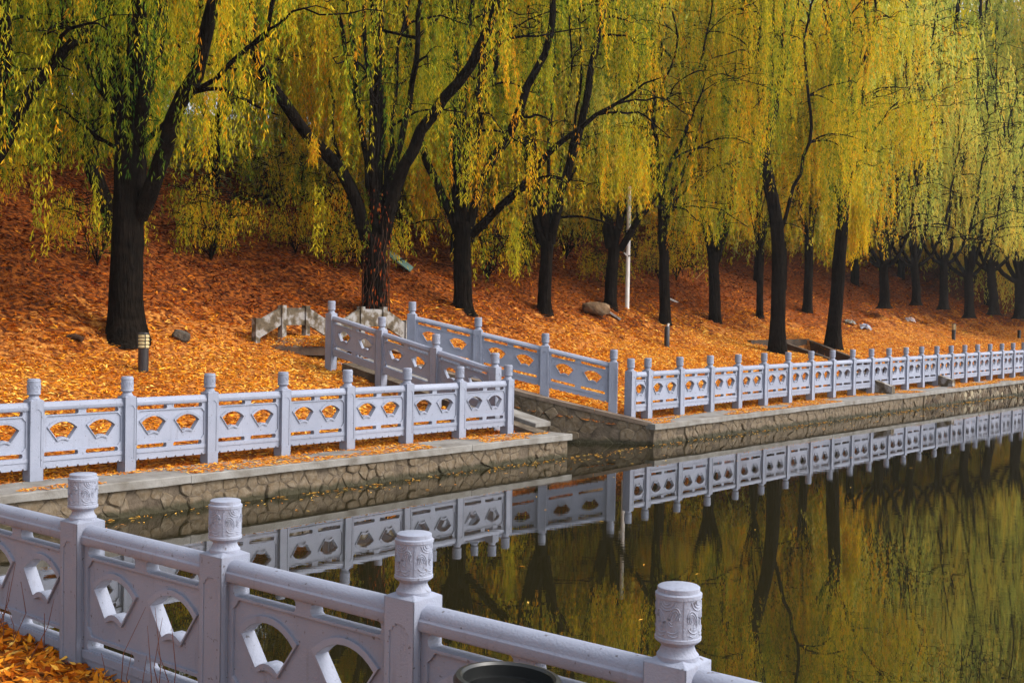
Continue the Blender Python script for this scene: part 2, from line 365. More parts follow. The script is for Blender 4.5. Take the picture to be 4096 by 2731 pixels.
tag(mesh_np('near_bank_ground', np.concatenate([P, Z[..., None]], -1).reshape(-1, 3), quads=Q, mat=M_ground, smooth=True), kind='structure')

# ------------------------------------------------------------------ kerbs and retaining walls
def slab_run(name, pts, wid0, wid1, ztop, thick, seg=2.6, mat_=M_conc):
    """a run of coping slabs along the polyline pts; wid0/wid1 = offsets to the left normal; ztop(u) height along the run"""
    root = empty(name, tuple(pts[0])+(0,)); tag(root, kind='structure')
    pts = [np.array(p, float) for p in pts]; acc = 0
    for a, b in zip(pts[:-1], pts[1:]):
        L = np.linalg.norm(b-a); d = (b-a)/L; nl = np.array([-d[1], d[0]]); m = max(1, round(L/seg))
        for i in range(m):
            u0, u1 = L*i/m+(.003 if i else 0), L*(i+1)/m-.003
            mb = MB(); k = 6
            vv = []; jit = .004
            for j in range(k+1):
                u = u0+(u1-u0)*j/k; p = a+d*u-pts[0]; z = ztop(acc+u)
                e = random.uniform(-jit, jit)
                for off, zz in ((wid0+e, z-.012), (wid0+.012+e, z), (wid1, z), (wid1, z-thick), (wid0+e, z-thick+random.uniform(-.006, .006))):
                    q = p+nl*off; vv.append((q[0], q[1], zz))
            f = []
            for j in range(k):
                for t in range(5): a1, a2 = j*5+t, j*5+(t+1) % 5; f.append((a1, a2, a2+5, a1+5))
            f.append((4, 3, 2, 1, 0)); f.append(tuple(k*5+t for t in range(5)))
            mb.add(vv, f).build('coping_slab', mat_, root)
        acc += L
    return root
def Wxy(s, n): return W(s, n)[:2]
kz = lambda s: .40+float(zoff(s))
slab_run('kerb', [Wxy(-14, 0), Wxy(9.42, 0)], -.80, -.02, lambda u: kz(u-14), .10)
slab_run('kerb', [Wxy(12.05, 0), Wxy(62, 0)], -.80, -.02, lambda u: kz(u+12.05), .10)

class Cnt: n = 0
def rubble(root, P0, P1, ztop, zbot, size, nrm, rnd, gap=.003, limit=290, skip=None, aspect=1.3, joined=False):
    """irregular rubble stones, each an object, on the vertical plane P0-P1; nrm is the outward normal"""
    P0 = np.array(P0); P1 = np.array(P1); L = np.linalg.norm(P1-P0); d = (P1-P0)/L
    org = np.array(root.location[:2]); pts = []
    zm = max(ztop(0), ztop(L)); nz = max(2, round((zm-zbot)/size+.25)); nu = round(L/(size*aspect))
    for i in range(nu):
        for j in range(nz):
            pts.append(((i+.5*(j % 2)+rnd.uniform(-.05, .75))*L/nu, zbot+(j+rnd.uniform(.05, .95))*(zm-zbot)/nz))
    pts = [p for p in pts if rnd.random() > .10]
    def clip(poly, nx, nz_, c):
        out = []
        for i in range(len(poly)):
            a, b = poly[i-1], poly[i]; da, db = a[0]*nx+a[1]*nz_-c, b[0]*nx+b[1]*nz_-c
            if (da < 0) != (db < 0): t = da/(da-db); out.append((a[0]+(b[0]-a[0])*t, a[1]+(b[1]-a[1])*t))
            if db < 0: out.append(b)
        return out
    flip = (d[0]*nrm[1]-d[1]*nrm[0]) > 0; cnt = 0; allmb = MB()
    for p in sorted(pts):
        zt0, zt1 = ztop(max(0, p[0]-.3)), ztop(min(L, p[0]+.3)); sl = (zt1-zt0)/.6
        poly = [(max(0, p[0]-.6), zbot), (min(L, p[0]+.6), zbot), (min(L, p[0]+.6), zm+1), (max(0, p[0]-.6), zm+1)]
        poly = clip(poly, -sl, 1, ztop(p[0])-sl*p[0])
        for q in pts:
            if q is p or abs(q[0]-p[0]) > 1.2: continue
            nx, nz_ = q[0]-p[0], (q[1]-p[1]); c = (q[0]**2+q[1]**2-p[0]**2-p[1]**2)/2
            poly = clip(poly, nx, nz_, c)
            if len(poly) < 3: break
        if len(poly) < 3: continue
        cxm = sum(a for a, _ in poly)/len(poly); czm = sum(z for _, z in poly)/len(poly)
        if skip and skip(cxm, czm): continue
        ring = []
        for k in range(len(poly)):
            a, b = poly[k-1], poly[k]; e = math.dist(a, b)
            if e < .012: continue
            for t in ((.18, .82) if e > .07 else (.5,)): t += rnd.uniform(-.07, .07); ring.append((a[0]+(b[0]-a[0])*t, a[1]+(b[1]-a[1])*t))
        if len(ring) < 4: continue
        def sh(q, g): r = math.hypot(q[0]-cxm, q[1]-czm)+1e-6; k = max(.1, 1-g/r); return (cxm+(q[0]-cxm)*k, czm+(q[1]-czm)*k)
        out = rnd.uniform(.002, .012) if rnd.random() < .8 else rnd.uniform(.015, .04); m = len(ring); vv = []
        if rnd.random() < .10: continue
        for g, dep in ((gap, -.03), (gap+.002, out*.5-.001), (gap+.016, out)):
            for (u, z) in ring:
                u, z = sh((u, z), g+rnd.uniform(0, .006)); q = P0+d*u+np.array(nrm)*(dep+(rnd.uniform(-.006, .006) if dep > 0 else 0))-org; vv.append((q[0], q[1], z))
        q = P0+d*cxm+np.array(nrm)*(out+rnd.uniform(0, .012))-org; vv.append((q[0], q[1], czm)); f = []
        for r_ in range(2):
            for k in range(m): k2 = (k+1) % m; fc = (r_*m+k, r_*m+k2, r_*m+m+k2, r_*m+m+k); f.append(fc[::-1] if flip else fc)
        for k in range(m): fc = (2*m+k, 2*m+(k+1) % m, 3*m); f.append(fc[::-1] if flip else fc)
        if joined: allmb.add(vv, f); continue
        MB().add(vv, f).build('stone', M_stone, root); cnt += 1
        if cnt >= limit: break
    if joined: allmb.build('stone', M_stone, root)['kind'] = 'stuff'
    return cnt
def wall_root(name, P0, P1, ztop, zbot, nrm, thick=.5, label=None, m=M_mortar):
    P0 = np.array(P0, float); P1 = np.array(P1, float); L = np.linalg.norm(P1-P0); d = (P1-P0)/L; nn_ = np.array(nrm)
    vv = []; f = []; k = max(2, int(L/1.0))
    for j in range(k+1):
        u = L*j/k; p = d*u; z = ztop(u)
        for off, zz in ((0, zbot), (0, z), (-thick, z), (-thick, zbot)):
            q = p+nn_*off; vv.append((q[0], q[1], zz))
    for j in range(k):
        for t in range(4): a, b = j*4+t, j*4+(t+1) % 4; f.append((a, b, b+4, a+4))
    f += [(3, 2, 1, 0), tuple(k*4+t for t in range(4))]
    me = MB().add(vv, f); o = me.build(name, m)
    bm = bmesh.new(); bm.from_mesh(o.data); bmesh.ops.recalc_face_normals(bm, faces=bm.faces); bm.to_mesh(o.data); bm.free()
    o.location = (P0[0], P0[1], 0)
    return tag(o, label, 'wall', 'rubble stone retaining walls')
rnd = random.Random(3)
NW = -.74
o = wall_root('retaining_wall', Wxy(-14, NW), Wxy(9.36, NW), lambda u: kz(u-14)-.1, -1.2, -NV, .7, 'rubble stone retaining wall under the near kerb left of the channel mouth')
rubble(o, Wxy(-3, NW), Wxy(9.36, NW), lambda u: kz(u-3)-.102, -.12, .15, -NV, rnd)
o = wall_root('retaining_wall', Wxy(12.1, NW), Wxy(62, NW), lambda u: kz(u+12.1)-.1, -1.2, -NV, .7, 'long rubble stone retaining wall right of the channel mouth')
rubble(o, Wxy(12.12, NW), Wxy(26, NW), lambda u: kz(u+12.1)-.102, -.12, .15, -NV, rnd)
rubble(o, Wxy(26, NW), Wxy(58, NW), lambda u: kz(u+26)-.102, -.12, .16, -NV, rnd, joined=True, limit=9999)
# channel walls
E1, E2, E3_ = Wxy(12.14, -.70), np.array([.5, 22.88]), np.array([-1.9, 23.5])
def ztE(x): return .33+.215*(2.77-x)
def nrm_of(a, b, side): d = (b-a)/np.linalg.norm(b-a); return np.array([-d[1], d[0]])*side
LE = np.linalg.norm(E2-E1)
n1 = nrm_of(E1, E2, 1); n2 = nrm_of(E2, E3_, 1)
o = wall_root('retaining_wall', E1, E2, lambda u: ztE(E1[0]+(E2[0]-E1[0])*u/LE), -1.2, n1, .35, 'dark mossy rubble wall on the far side of the channel mouth with a gap where stones fell out')
rubble(o, E1, E2, lambda u: ztE(E1[0]+(E2[0]-E1[0])*u/LE)-.004, -.16, .22, n1, rnd, skip=lambda u, z: .72 < u < 1.1 and .12 < z < .42)
LE2 = np.linalg.norm(E3_-E2)
o = wall_root('retaining_wall', E2, E3_, lambda u: ztE(E2[0]+(E3_[0]-E2[0])*u/LE2), -1.2, n2, .35, 'upper rubble wall of the channel below the farther sloping balustrade')
rubble(o, E2, E3_, lambda u: ztE(E2[0]+(E3_[0]-E2[0])*u/LE2)-.004, -.1, .3, n2, rnd)
D1, D2 = Wxy(9.34, -.70), np.array([-3.1, 23.5]); LD = np.linalg.norm(D2-D1)
nD = nrm_of(D1, D2, -1)
o = wall_root('retaining_wall', D1, D2, lambda u: .33+.22*u, -1.2, nD, .35, 'rubble channel wall below the nearer sloping balustrade')
rubble(o, D1, D2, lambda u: .33+.22*u-.004, -.1, .3, nD, rnd)
slab_run('channel_coping', [E1+np.array([-.02, 0]), E2, E3_], -.42, .03, lambda u: .41+.213*u, .075, 1.4, M_conc_brown)
slab_run('channel_coping', [D2, D1+(D2-D1)*.12], -.03, .44, lambda u: .33+.22*(LD-u)+.075, .075, 1.5)
# culvert end under the footbridge
h = MB(); h.add([(-3.15, 23.55, -1), (-1.85, 23.52, -1), (-1.85, 23.52, 1.35), (-3.15, 23.55, 1.35), (-3.45, 24.2, -1), (-2.0, 24.2, -1), (-2.0, 24.2, 1.35), (-3.45, 24.2, 1.35)],
      [(0, 1, 2, 3), (3, 2, 6, 7), (0, 3, 7, 4), (1, 5, 6, 2), (4, 7, 6, 5)])
tag(h.build('culvert_headwall', M_conc_brown), 'brown concrete headwall closing the channel under the footbridge', 'wall')

# ------------------------------------------------------------------ balustrades
PW = .165                       # post width
PH = .985                       # shoulder height
def fan(cx, cz, g=0., w_=1.):
    """fan-shaped window outline, grown by g"""
    pts = []
    R = .248; czr = -.128
    a0 = math.radians(47)
    for i in range(11):
        a = -a0+2*a0*i/10; pts.append(((R+g)*math.sin(a+math.copysign(g*1.4, a)*(abs(a) > .8)), czr+(R+g)*math.cos(a)))
    r = .10
    b0 = math.radians(44)
    low = []
    for i in range(6):
        b = b0-2*b0*i/5; low.append(((r-g*.9)*math.sin(b)+math.copysign(g*.75, b)*(abs(b) > .5), czr+(r-g)*math.cos(b)-.045))
    pts += low
    return [(cx+x*w_, cz+z) for x, z in pts]
def slot(x0, x1, z0, z1):
    r = (z1-z0)/2; c = (z0+z1)/2; p = []
    for i in range(5): a = -math.pi/2+math.pi*i/4; p.append((x1-r*.6+r*.6*math.cos(a), c+r*math.sin(a)))
    for i in range(5): a = math.pi/2+math.pi*i/4; p.append((x0+r*.6+r*.6*math.cos(a), c+r*math.sin(a)))
    return p
def field(L, z0, z1, g=0.):
    x0, x1 = .035-g, L-.035+g; z0 -= g; z1 += g; c = .035
    P = []
    for (cx, cz, sx, sz) in ((x0, z0, 1, 1), (x1, z0, -1, 1), (x1, z1, -1, -1), (x0, z1, 1, -1)):
        a = [(cx, cz+sz*(c+.01)), (cx+sx*c*.35, cz+sz*(c+.002)), (cx+sx*c*.8, cz+sz*c*.55), (cx+sx*c, cz+sz*c*.2), (cx+sx*(c+.012), cz)]
        P += a if (sx*sz > 0) else a[::-1]
    return P
def make_panel(L, half=False, detail=True):
    """a carved panel, x 0..L, bottom at z .17, top of the handrail at .945 over the post foot"""
    zb, z0, z1, zt = .175, .378, .79, .856
    mb = MB()
    frac = [(.035, .44), (.53, .935)] if not half else [(.08, .9)]
    holes = [slot(a*L, b*L,   .312, .366) for a, b in frac]+[slot(a*L, b*L, .798, .851) for a, b in frac]
    out = [(0, zb)]
    nn = int((L-.1)/.115)
    for i in range(nn):                                   # little drip notches under the bottom beam
        c = L*(i+.5)/nn; out += [(c-.014, zb), (c-.010, zb+.014), (c, zb+.02), (c+.010, zb+.014), (c+.014, zb)]
    out += [(L, zb), (L, zt), (0, zt)]
    plate(mb, out, holes+[field(L, z0+.006, z1-.006)], -.036, .036)
    fans = [.26, .73] if not half else [.5]
    plate(mb, field(L, z0+.006, z1-.006, .012), [fan(f*L, .60, .012) for f in fans], -.022, .022)
    mb.box(0.001, L-.001, -.046, .046, .262, .306)        # ledge on the bottom beam
    p = mb.build('panel', M_paint)
    hr = MB(); prof = [(-.052, .858), (.052, .858), (.058, .868), (.058, .9), (.05, .908)]
    prof += [(.05*math.cos(a), .908+.046*math.sin(a)) for a in [math.pi*i/10 for i in range(1, 10)]]
    prof += [(-.05, .908), (-.058, .9), (-.058, .868)]; m = len(prof)
    hr.add([(-.004, y, z) for y, z in prof]+[(L+.004, y, z) for y, z in prof],
           [tuple(range(m))[::-1], tuple(range(m, 2*m))]+[(i, (i+1) % m, (i+1) % m+m, i+m) for i in range(m)])
    h = hr.build('handrail', M_paint, p, smooth=True)
    for f in fans:
        q = MB(); plate(q, fan(f*L, .60, .024), [fan(f*L, .60, -.006)], -.037, .037); q.build('fan_moulding', M_paint, p)
    return p
def cap_mesh(rich):
    """drum-shaped post cap with raised bands and carved swirls; z from the shoulder up to .237"""
    mb = MB(); R = .0755; sg = 32 if rich else 18
    mb.lathe([(.070, -.004), (.070, .010), (.062, .020), (.055, .036), (.056, .044), (.066, .052), (.074, .058), (.0775, .062), (.0775, .072), (.0745, .0745),
              (.0740, .19), (.0745, .201), (.0775, .203), (.0778, .215), (.0735, .218), (.0705, .220), (.0700, .235), (.066, .238), (.0, .2385)], sg)
    r = .0745
    def wrap(pts, rad):
        P = [(r*math.cos(a), r*math.sin(a), z) for a, z in pts]
        V, Qd = tube(resample(np.array(P), len(P)*2), rad, 4); mb.add(V, Qd)
    if rich:
        for k in range(4):
            a0 = k*math.pi/2
            for sx in (-1, 1):
                cx, cz = a0+sx*.34, .142+.006*sx
                for q, (ra, rz) in enumerate(((.27, .030), (.19, .020), (.10, .010))):
                    wrap([(cx+ra*math.cos(t)*sx, cz+rz*math.sin(t)+.010*math.cos(t)) for t in np.linspace(-.6-q*.3, 4.6-q*.2, 9)], .0022)
                wrap([(cx-.3*sx, .098), (cx-.1*sx, .094), (cx+.1*sx, .098), (cx+.24*sx, .110)], .0022)
                wrap([(cx-.24*sx, .088), (cx-.02*sx, .082), (cx+.18*sx, .088)], .0022)
            for rz, ra in ((.030, .42), (.020, .30), (.011, .16)):
                wrap([(a0+ra*math.cos(t), .198-rz*math.sin(t)) for t in np.linspace(0.05, 3.09, 8)], .0022)
            wrap([(a0+math.pi/4, .078), (a0+math.pi/4, .14), (a0+math.pi/4, .198)], .0016)
    else:
        for k in range(4):
            a0 = k*math.pi/2
            for sx in (-1, 1):
                wrap([(a0+sx*.34+.25*math.cos(t), .142+.028*math.sin(t)) for t in np.linspace(-.6, 4.6, 6)], .003)
            wrap([(a0-.4, .1), (a0, .092), (a0+.4, .105)], .003)
    return mb
def make_post(rich):
    h = PW/2; i = h-.006; mb = MB()
    mb.box(-i, i, -i, i, -.35, PH-.03)
    for rot in range(4):
        q = MB(); x0, x1, zt = -h*.62, h*.62, PH-.115
        hole = [(x0, .2), (x1, .2), (x1, zt-.03), (x1-.012, zt-.03), (x1-.016, zt-.012), (x1-.03, zt-.010), (x1-.03, zt), (x0+.03, zt), (x0+.03, zt-.010), (x0+.016, zt-.012), (x0+.012, zt-.03), (x0, zt-.03)]
        plate(q, [(-h, -.35), (h, -.35), (h, PH-.012), (-h, PH-.012)], [hole], -h, -i+.001)
        c, s = [(1, 0), (0, 1), (-1, 0), (0, -1)][rot]
        e = .0006*(rot % 2)
        mb.add([(x*c-(y)*s, x*s+(y)*c, z) for x, y, z in q.v], q.f)
    mb.add([(-h, -h, PH-.012), (h, -h, PH-.012), (h, h, PH-.012), (-h, h, PH-.012), (-.05, -.05, PH+.004), (.05, -.05, PH+.004), (.05, .05, PH+.004), (-.05, .05, PH+.004)],
           [(0, 1, 5, 4), (1, 2, 6, 5), (2, 3, 7, 6), (3, 0, 4, 7), (4, 5, 6, 7)])
    p = mb.build('post', M_paint)
    c = cap_mesh(rich).build('post_cap', M_paint, p, smooth=True); c.location = (0, 0, PH)
    return p
def dup(o, parent, loc, rot=(0, 0, 0)):
    c = o.copy(); COL.objects.link(c); c.parent = parent; c.location = loc; c.rotation_euler = rot
    for ch in o.children:
        g = ch.copy(); COL.objects.link(g); g.parent = c
    return c
def put(o, parent, loc, rot=(0, 0, 0)):
    o.parent = parent; o.location = loc; o.rotation_euler = rot; return o
def bevel(o, wdt=.003):
    b = o.modifiers.new('bevel', 'BEVEL'); b.width = wdt; b.segments = 2; b.limit_method = 'ANGLE'; b.angle_limit = math.radians(35); b.harden_normals = False
L0 = SP-PW+.012
post_far, post_near = make_post(False), make_post(True)
pan_far, pan_near, pan_half = make_panel(L0), make_panel(L0), make_panel(.6-PW+.012, half=True)
for o in (post_near, pan_near): bevel(o)
for o in pan_near.children: bevel(o, .002)
used = set()
def get(o, parent, loc, rot=(0, 0, 0)):
    if o.name in used: return dup(o, parent, loc, rot)
    used.add(o.name); return put(o, parent, loc, rot)
CAPH = PH+.2385
def straight(root, idx, zcap, post, pan, first_panel=None):
    idx = list(idx)
    for k, i in enumerate(idx):
        x = i*SP; z = zcap(x)-CAPH
        get(post, root, (x, 0, z+random.uniform(-.006, .006)), (random.uniform(-.006, .006), random.uniform(-.006, .006), random.choice((0, 1, 2, 3))*math.pi/2+random.uniform(-.012, .012)))
        if k < len(idx)-1:
            z2 = zcap(x+SP)-CAPH
            get(pan, root, (x+PW/2-.006, 0, z+(z2-z)*.07), (0, -math.atan((z2-z)/SP), 0))
GB = 'grey stone balustrades round the pond'
rA = empty('stone_balustrade', (A0[0], A0[1], 0), TA)
tag(rA, 'nearest grey stone balustrade running down to the bottom right in front of the water', 'balustrade', GB)
straight(rA, range(-3, 7), lambda x: 1.595, post_near, pan_near)
rB = empty('stone_balustrade', (B0[0], B0[1], 0), TH)
tag(rB, 'pale grey stone balustrade on the left kerb across the water ending at the channel mouth', 'balustrade', GB)
straight(rB, range(-6, 8), lambda x: 1.58+float(zoff(x)), post_far, pan_far)
c0 = 10.56*SP; p = Wxy(c0, 0)
rC = empty('stone_balustrade', (p[0], p[1], 0), TH)
tag(rC, 'long grey stone balustrade on the right bank receding into the distance', 'balustrade', GB)
straight(rC, range(0, 34), lambda x: 1.615+float(zoff(x+c0)), post_far, pan_far)
get(post_far, rC, (-.6, 0, 1.615-CAPH)); get(pan_half, rC, (-.6+PW/2-.006, 0, 1.615-CAPH))
def sloped(p3, p0, z3, z0, label, rot=0):
    p3, p0 = np.array(p3), np.array(p0); L = np.linalg.norm(p3-p0); sp = L/3; d = (p3-p0)/L; a = math.atan2(d[1], d[0])
    r = empty('stone_balustrade', (p0[0], p0[1], 0), a); tag(r, label, 'balustrade', GB)
    pl = sp-PW+.012; pn = make_panel(pl); sl = (z3-z0)/L
    shear(pn, sl)
    for c in pn.children: shear(c, sl)
    for k in range(4):
        get(post_far, r, (k*sp, 0, z0+(z3-z0)*k/3-CAPH))
        if k < 3: get(pn, r, (k*sp+PW/2-.006, 0, z0+(z3-z0)*k/3-CAPH+sl*PW/2))
    return r
Dp3 = at(1981, 1410.8, 20.7); Dp0 = Dp3[:2]+NV*1.41*3
sloped(Dp3[:2], Dp0, Dp3[2], 2.64, 'short grey balustrade sloping down beside the channel, on its nearer side')
Ep3 = at(2455.6, 1397.7, 23.2); Ep0 = at(1649.7, 1206.5, 23.85)
sloped(Ep3[:2], Ep0[:2], Ep3[2], Ep0[2], 'grey balustrade sloping down beside the channel, on its farther side')

# ------------------------------------------------------------------ footbridge
bl = np.array([-5.17, 24.05]); bd = np.array([.636, .771])
def parapet(o2, label):
    r = empty('bridge_parapet', (o2[0], o2[1], 0), math.atan2(bd[1], bd[0]))
    tag(r, label, 'parapet', 'low concrete parapets of the footbridge')
    L = 1.98; xs = [0, L*.34, L*.66, L]; zt = [2.27, 2.54, 2.54, 2.27]; zb = [1.5, 1.5, 1.5, 1.5]
    for x, t, b in zip(xs, zt, zb):
        MB().box(-.055, .055, -.07, .07, b, t).build('post', M_conc_old, r).location = (x, 0, 0)
    for k in range(3):
        x0, x1 = xs[k]+.055, xs[k+1]-.055
        ta, tb = zt[k]-.05, zt[k+1]-.05
        ba, bb = ta-.36, tb-.36
        y = .035
        MB().add([(x0, -y, ba), (x1, -y, bb), (x1, y, bb), (x0, y, ba), (x0, -y, ta), (x1, -y, tb), (x1, y, tb), (x0, y, ta)],
                 [(0, 3, 2, 1), (4, 5, 6, 7), (0, 1, 5, 4), (1, 2, 6, 5), (2, 3, 7, 6), (3, 0, 4, 7)]).build('rail_board', M_conc_old, r)
    return r
parapet(bl, 'weathered low concrete bridge parapet standing free on the leaves left of the sloping balustrades')
parapet(bl+np.array([1.62, .0]), 'weathered low concrete bridge parapet partly behind the sloping balustrades, below the ivy-wrapped trunk')
q0 = np.array([bl[0], bl[1]]); mb = MB()
vv = []
for k, t in enumerate((0, .34, .66, 1)):
    for off in (0, 1.62):
        p = q0+bd*1.98*t+np.array([off, 0]); z = [1.70, 1.86, 1.86, 1.70][k]
        vv += [(p[0]-bl[0], p[1]-bl[1], z), (p[0]-bl[0], p[1]-bl[1], z-.16)]
f = []
for k in range(3):
    a = k*4; f += [(a, a+2, a+6, a+4), (a+1, a+5, a+7, a+3), (a, a+4, a+5, a+1), (a+2, a+3, a+7, a+6)]
f += [(0, 1, 3, 2), (12, 14, 15, 13)]
o = mb.add(vv, f).build('bridge_deck', M_conc_brown); o.location = (bl[0], bl[1], 0)
tag(o, 'small arched concrete footbridge deck covered with orange leaves', 'bridge')

# ------------------------------------------------------------------ concrete drain on the right bank
def wall_sn(pts, top, low, wid, m=M_conc_brown):
    """thin concrete wall through (s, n) points, its top top(s,n) above the ground"""
    V_ = []; f = []
    p0 = W(*pts[0]); P_ = []
    for i, (s, n) in enumerate(pts):
        t = np.array(pts[min(i+1, len(pts)-1)])-np.array(pts[max(i-1, 0)]); t = t/np.linalg.norm(t); nl = (-t[1]*wid/2, t[0]*wid/2)
        z = float(zland(s, n, False))+(.8*min(1, (s-27.6)/.9) if in_poly(s, n, PIT) and s > 27.6 else 0)+top
        for sg, zz in ((1, z-low), (1, z), (-1, z), (-1, z-low)):
            q = W(s+nl[0]*sg, n+nl[1]*sg, zz)-np.array([p0[0], p0[1], 0]); V_.append(q)
    for j in range(len(pts)-1):
        for t in range(4): a, b = j*4+t, j*4+(t+1) % 4; f.append((a, b, b+4, a+4))
    f += [(3, 2, 1, 0), tuple((len(pts)-1)*4+t for t in range(4))]
    return MB().add(V_, f), p0
r0 = W(30, 3); M_drain = mat('dark_drain_concrete', rough=.95, bump=(22, .6, .02), ramp=[(.3, (.025, .016, .01)), (.7, (.09, .06, .04))], scale=2.5, fac='world', detail=9)
rt = empty('concrete_drain', (r0[0], r0[1], 0)); tag(rt, 'sunken brown concrete drain running down to the railing between two dark tree trunks', 'drain')
for pts in ([(27.9, 5.78), (32.2, 5.78)], [(32.16, 5.68), (30.6, 3.4), (28.95, .7)], [(30.0, 5.6), (28.9, 3.5), (26.9, .75)]):
    mb, p0 = wall_sn(pts, .06, 1.0, .14)
    o = mb.build('drain_wall', M_drain, rt); o.location = (p0[0]-r0[0], p0[1]-r0[1], 0)
for i, (s, lab) in enumerate(((24.35, 'sloping concrete block poking through the balustrade, nearer of two'), (29.0, 'sloping concrete block poking through the balustrade, farther of two'))):
    p = W(s, 0); mb = MB(); zz = float(zoff(s))+.38
    y = .11
    mb.add([(-.52, -y, -.05), (.9, -y, -.05), (.9, y, -.05), (-.52, y, -.05), (-.52, -y, .22), (.9, -y, .66), (.9, y, .66), (-.52, y, .22)],
           [(0, 3, 2, 1), (4, 5, 6, 7), (0, 1, 5, 4), (1, 2, 6, 5), (2, 3, 7, 6), (3, 0, 4, 7)])
    o = mb.build('concrete_block', M_conc_old); o.location = (p[0], p[1], zz); o.rotation_euler = (0, 0, TH+math.pi/2)
    tag(o, lab, 'block', 'concrete blocks at the drain outlet')

# ------------------------------------------------------------------ lamps, pole, bin, rocks, litter
def bollard(px, py, h, rad, kind, label):
    P = hit(px, py); r = empty('bollard_lamp', tuple(P)); tag(r, label, 'lamp', 'bollard lamps among the fallen leaves')
    top = h if kind == 'broken' else h*.62
    MB().lathe([(rad*1.02, -.15), (rad, 0), (rad, top-.01), (rad*.9, top)], 18).build('post', M_black, r, smooth=True)
    if kind == 'lamp':
        hh = MB(); z = top; n = 4; dz = h*.36/n
        for i in range(n):
            MB().lathe([(rad*.86, z+.002), (rad*1.10, z+.006), (rad*1.10, z+dz*.55), (rad*.86, z+dz*.9)], 18).build('louvre_ring', M_cream, r, smooth=True); z += dz
        MB().lathe([(rad*.8, z), (rad*1.12, z+.004), (rad*1.05, z+.02), (rad*.4, z+.03)], 18).build('lid', M_black, r, smooth=True)
        for a in (0, 1.57, 3.14, 4.71):
            c, s = math.cos(a+.6)*rad*1.12, math.sin(a+.6)*rad*1.12
            MB().box(c-.006, c+.006, s-.006, s+.006, top-.01, z+.01).build('strut', M_black, r)
    elif kind == 'broken':
        m = MB(); m.tube([(rad*.2, 0, top-.01), (rad*.4, .01, top+.05), (rad*.75, 0, top+.075)], [.03, .035, .02], 8).build('broken_lamp_stub', M_white, r)
    return r
bollard(573, 1486, .66, .088, 'lamp', 'black bollard lamp with cream louvred head on the left leaves')
bollard(2667, 1387, .60, .078, 'broken', 'dark bollard post with its lamp head broken off, in front of a trunk')
bollard(3814, 1358, .70, .085, 'lamp', 'small bollard lamp with pale head behind the right balustrade')
bollard(4076, 1352, .66, .085, 'plain', 'dark bollard at the far right edge behind the balustrade')
P = hit(2508, 1233); r = empty('white_pole', tuple(P)); tag(r, 'slim white pole among the willow trunks', 'pole')
MB().lathe([(.068, -.2), (.066, 1.5), (.063, 3.2), (.061, 3.75), (.03, 3.78)], 14).build('shaft', M_white, r, smooth=True)
MB().lathe([(.072, 1.60), (.076, 1.605), (.076, 1.64), (.072, 1.645)], 14).build('clamp', M_conc_old, r)
MB().tube([(-.13, -.06, 1.72), (-.02, -.085, 1.60)], .022, 8).build('bracket', M_white, r)
BX = at(1978, 2700, 3.78); BR = .176
r = empty('waste_bin', (BX[0], BX[1], BX[2]-.85)); r.rotation_euler = (0, math.radians(3.), 0)
tag(r, 'black round waste bin rim at the bottom edge in front of the nearest balustrade', 'bin')
MB().lathe([(.10, 0), (.13, .02), (.155, .80), (.155, .81), (.15, .81), (.148, .79), (.125, .04), (0.001, .035)], 40).build('body', M_bin, r, smooth=True)
MB().lathe([(.156, .80), (BR-.006, .80), (BR, .812), (BR, .835), (BR-.008, .848), (BR-.022, .85), (BR-.030, .842), (.150, .80)], 48).build('rim', M_bin, r, smooth=True)

def boulder(name, P, sx, sy, sz, seed, m, label, cat='rock', rz=0.):
    bm = bmesh.new(); bmesh.ops.create_icosphere(bm, subdivisions=3, radius=1)
    R = np.random.default_rng(seed); dirs = R.standard_normal((9, 3)); dirs /= np.linalg.norm(dirs, axis=1)[:, None]; cut = R.uniform(.42, .85, 9)
    for v in bm.verts:
        c = np.array(v.co)
        for d_, k in zip(dirs, cut):
            t = c@d_
            if t > k: c = c-d_*(t-k)*.9
        v.co = Vector((c[0]*sx, c[1]*sy, c[2]*sz))
    for v in bm.verts:
        q = v.co*7; v.co *= 1+.10*float(vnoise(q.x+seed, q.y+q.z))+.06*float(vnoise(q.x*2.5, q.z*2.5+q.y*2))
    me = bpy.data.meshes.new(name); bm.to_mesh(me); bm.free(); me.materials.append(m)
    o = link(bpy.data.objects.new(name, me)); o.location = P; o.rotation_euler = (0, 0, rz); return tag(o, label, cat)
P = hit(2380, 1262); boulder('boulder', (P[0], P[1], P[2]+.2), .46, .4, .27, 4, M_rock, 'large tan boulder lying on the leaves at the foot of the slope')
P2 = hit(2448, 1272); o = MB().box(-.3, .3, -.06, .06, -.03, .03).build('stone_slab', M_conc_old); o.location = (P2[0], P2[1], P2[2]+.12); o.rotation_euler = (0, .55, .2); tag(o, 'grey stone slab leaning against the tan boulder', 'slab')
P = hit(714, 1362); boulder('boulder', (P[0], P[1]+.1, P[2]+.1), .24, .2, .17, 8, M_darkrock, 'dark round stone right of the big left trunk')
P = hit(300, 1362); o = MB().tube([(-.14, 0, .05), (0, .02, .07), (.13, 0, .02)], [.05, .06, .05], 9).build('log', M_bark2); o.location = P; tag(o, 'short dark log on the leaves left of the big trunk', 'log')
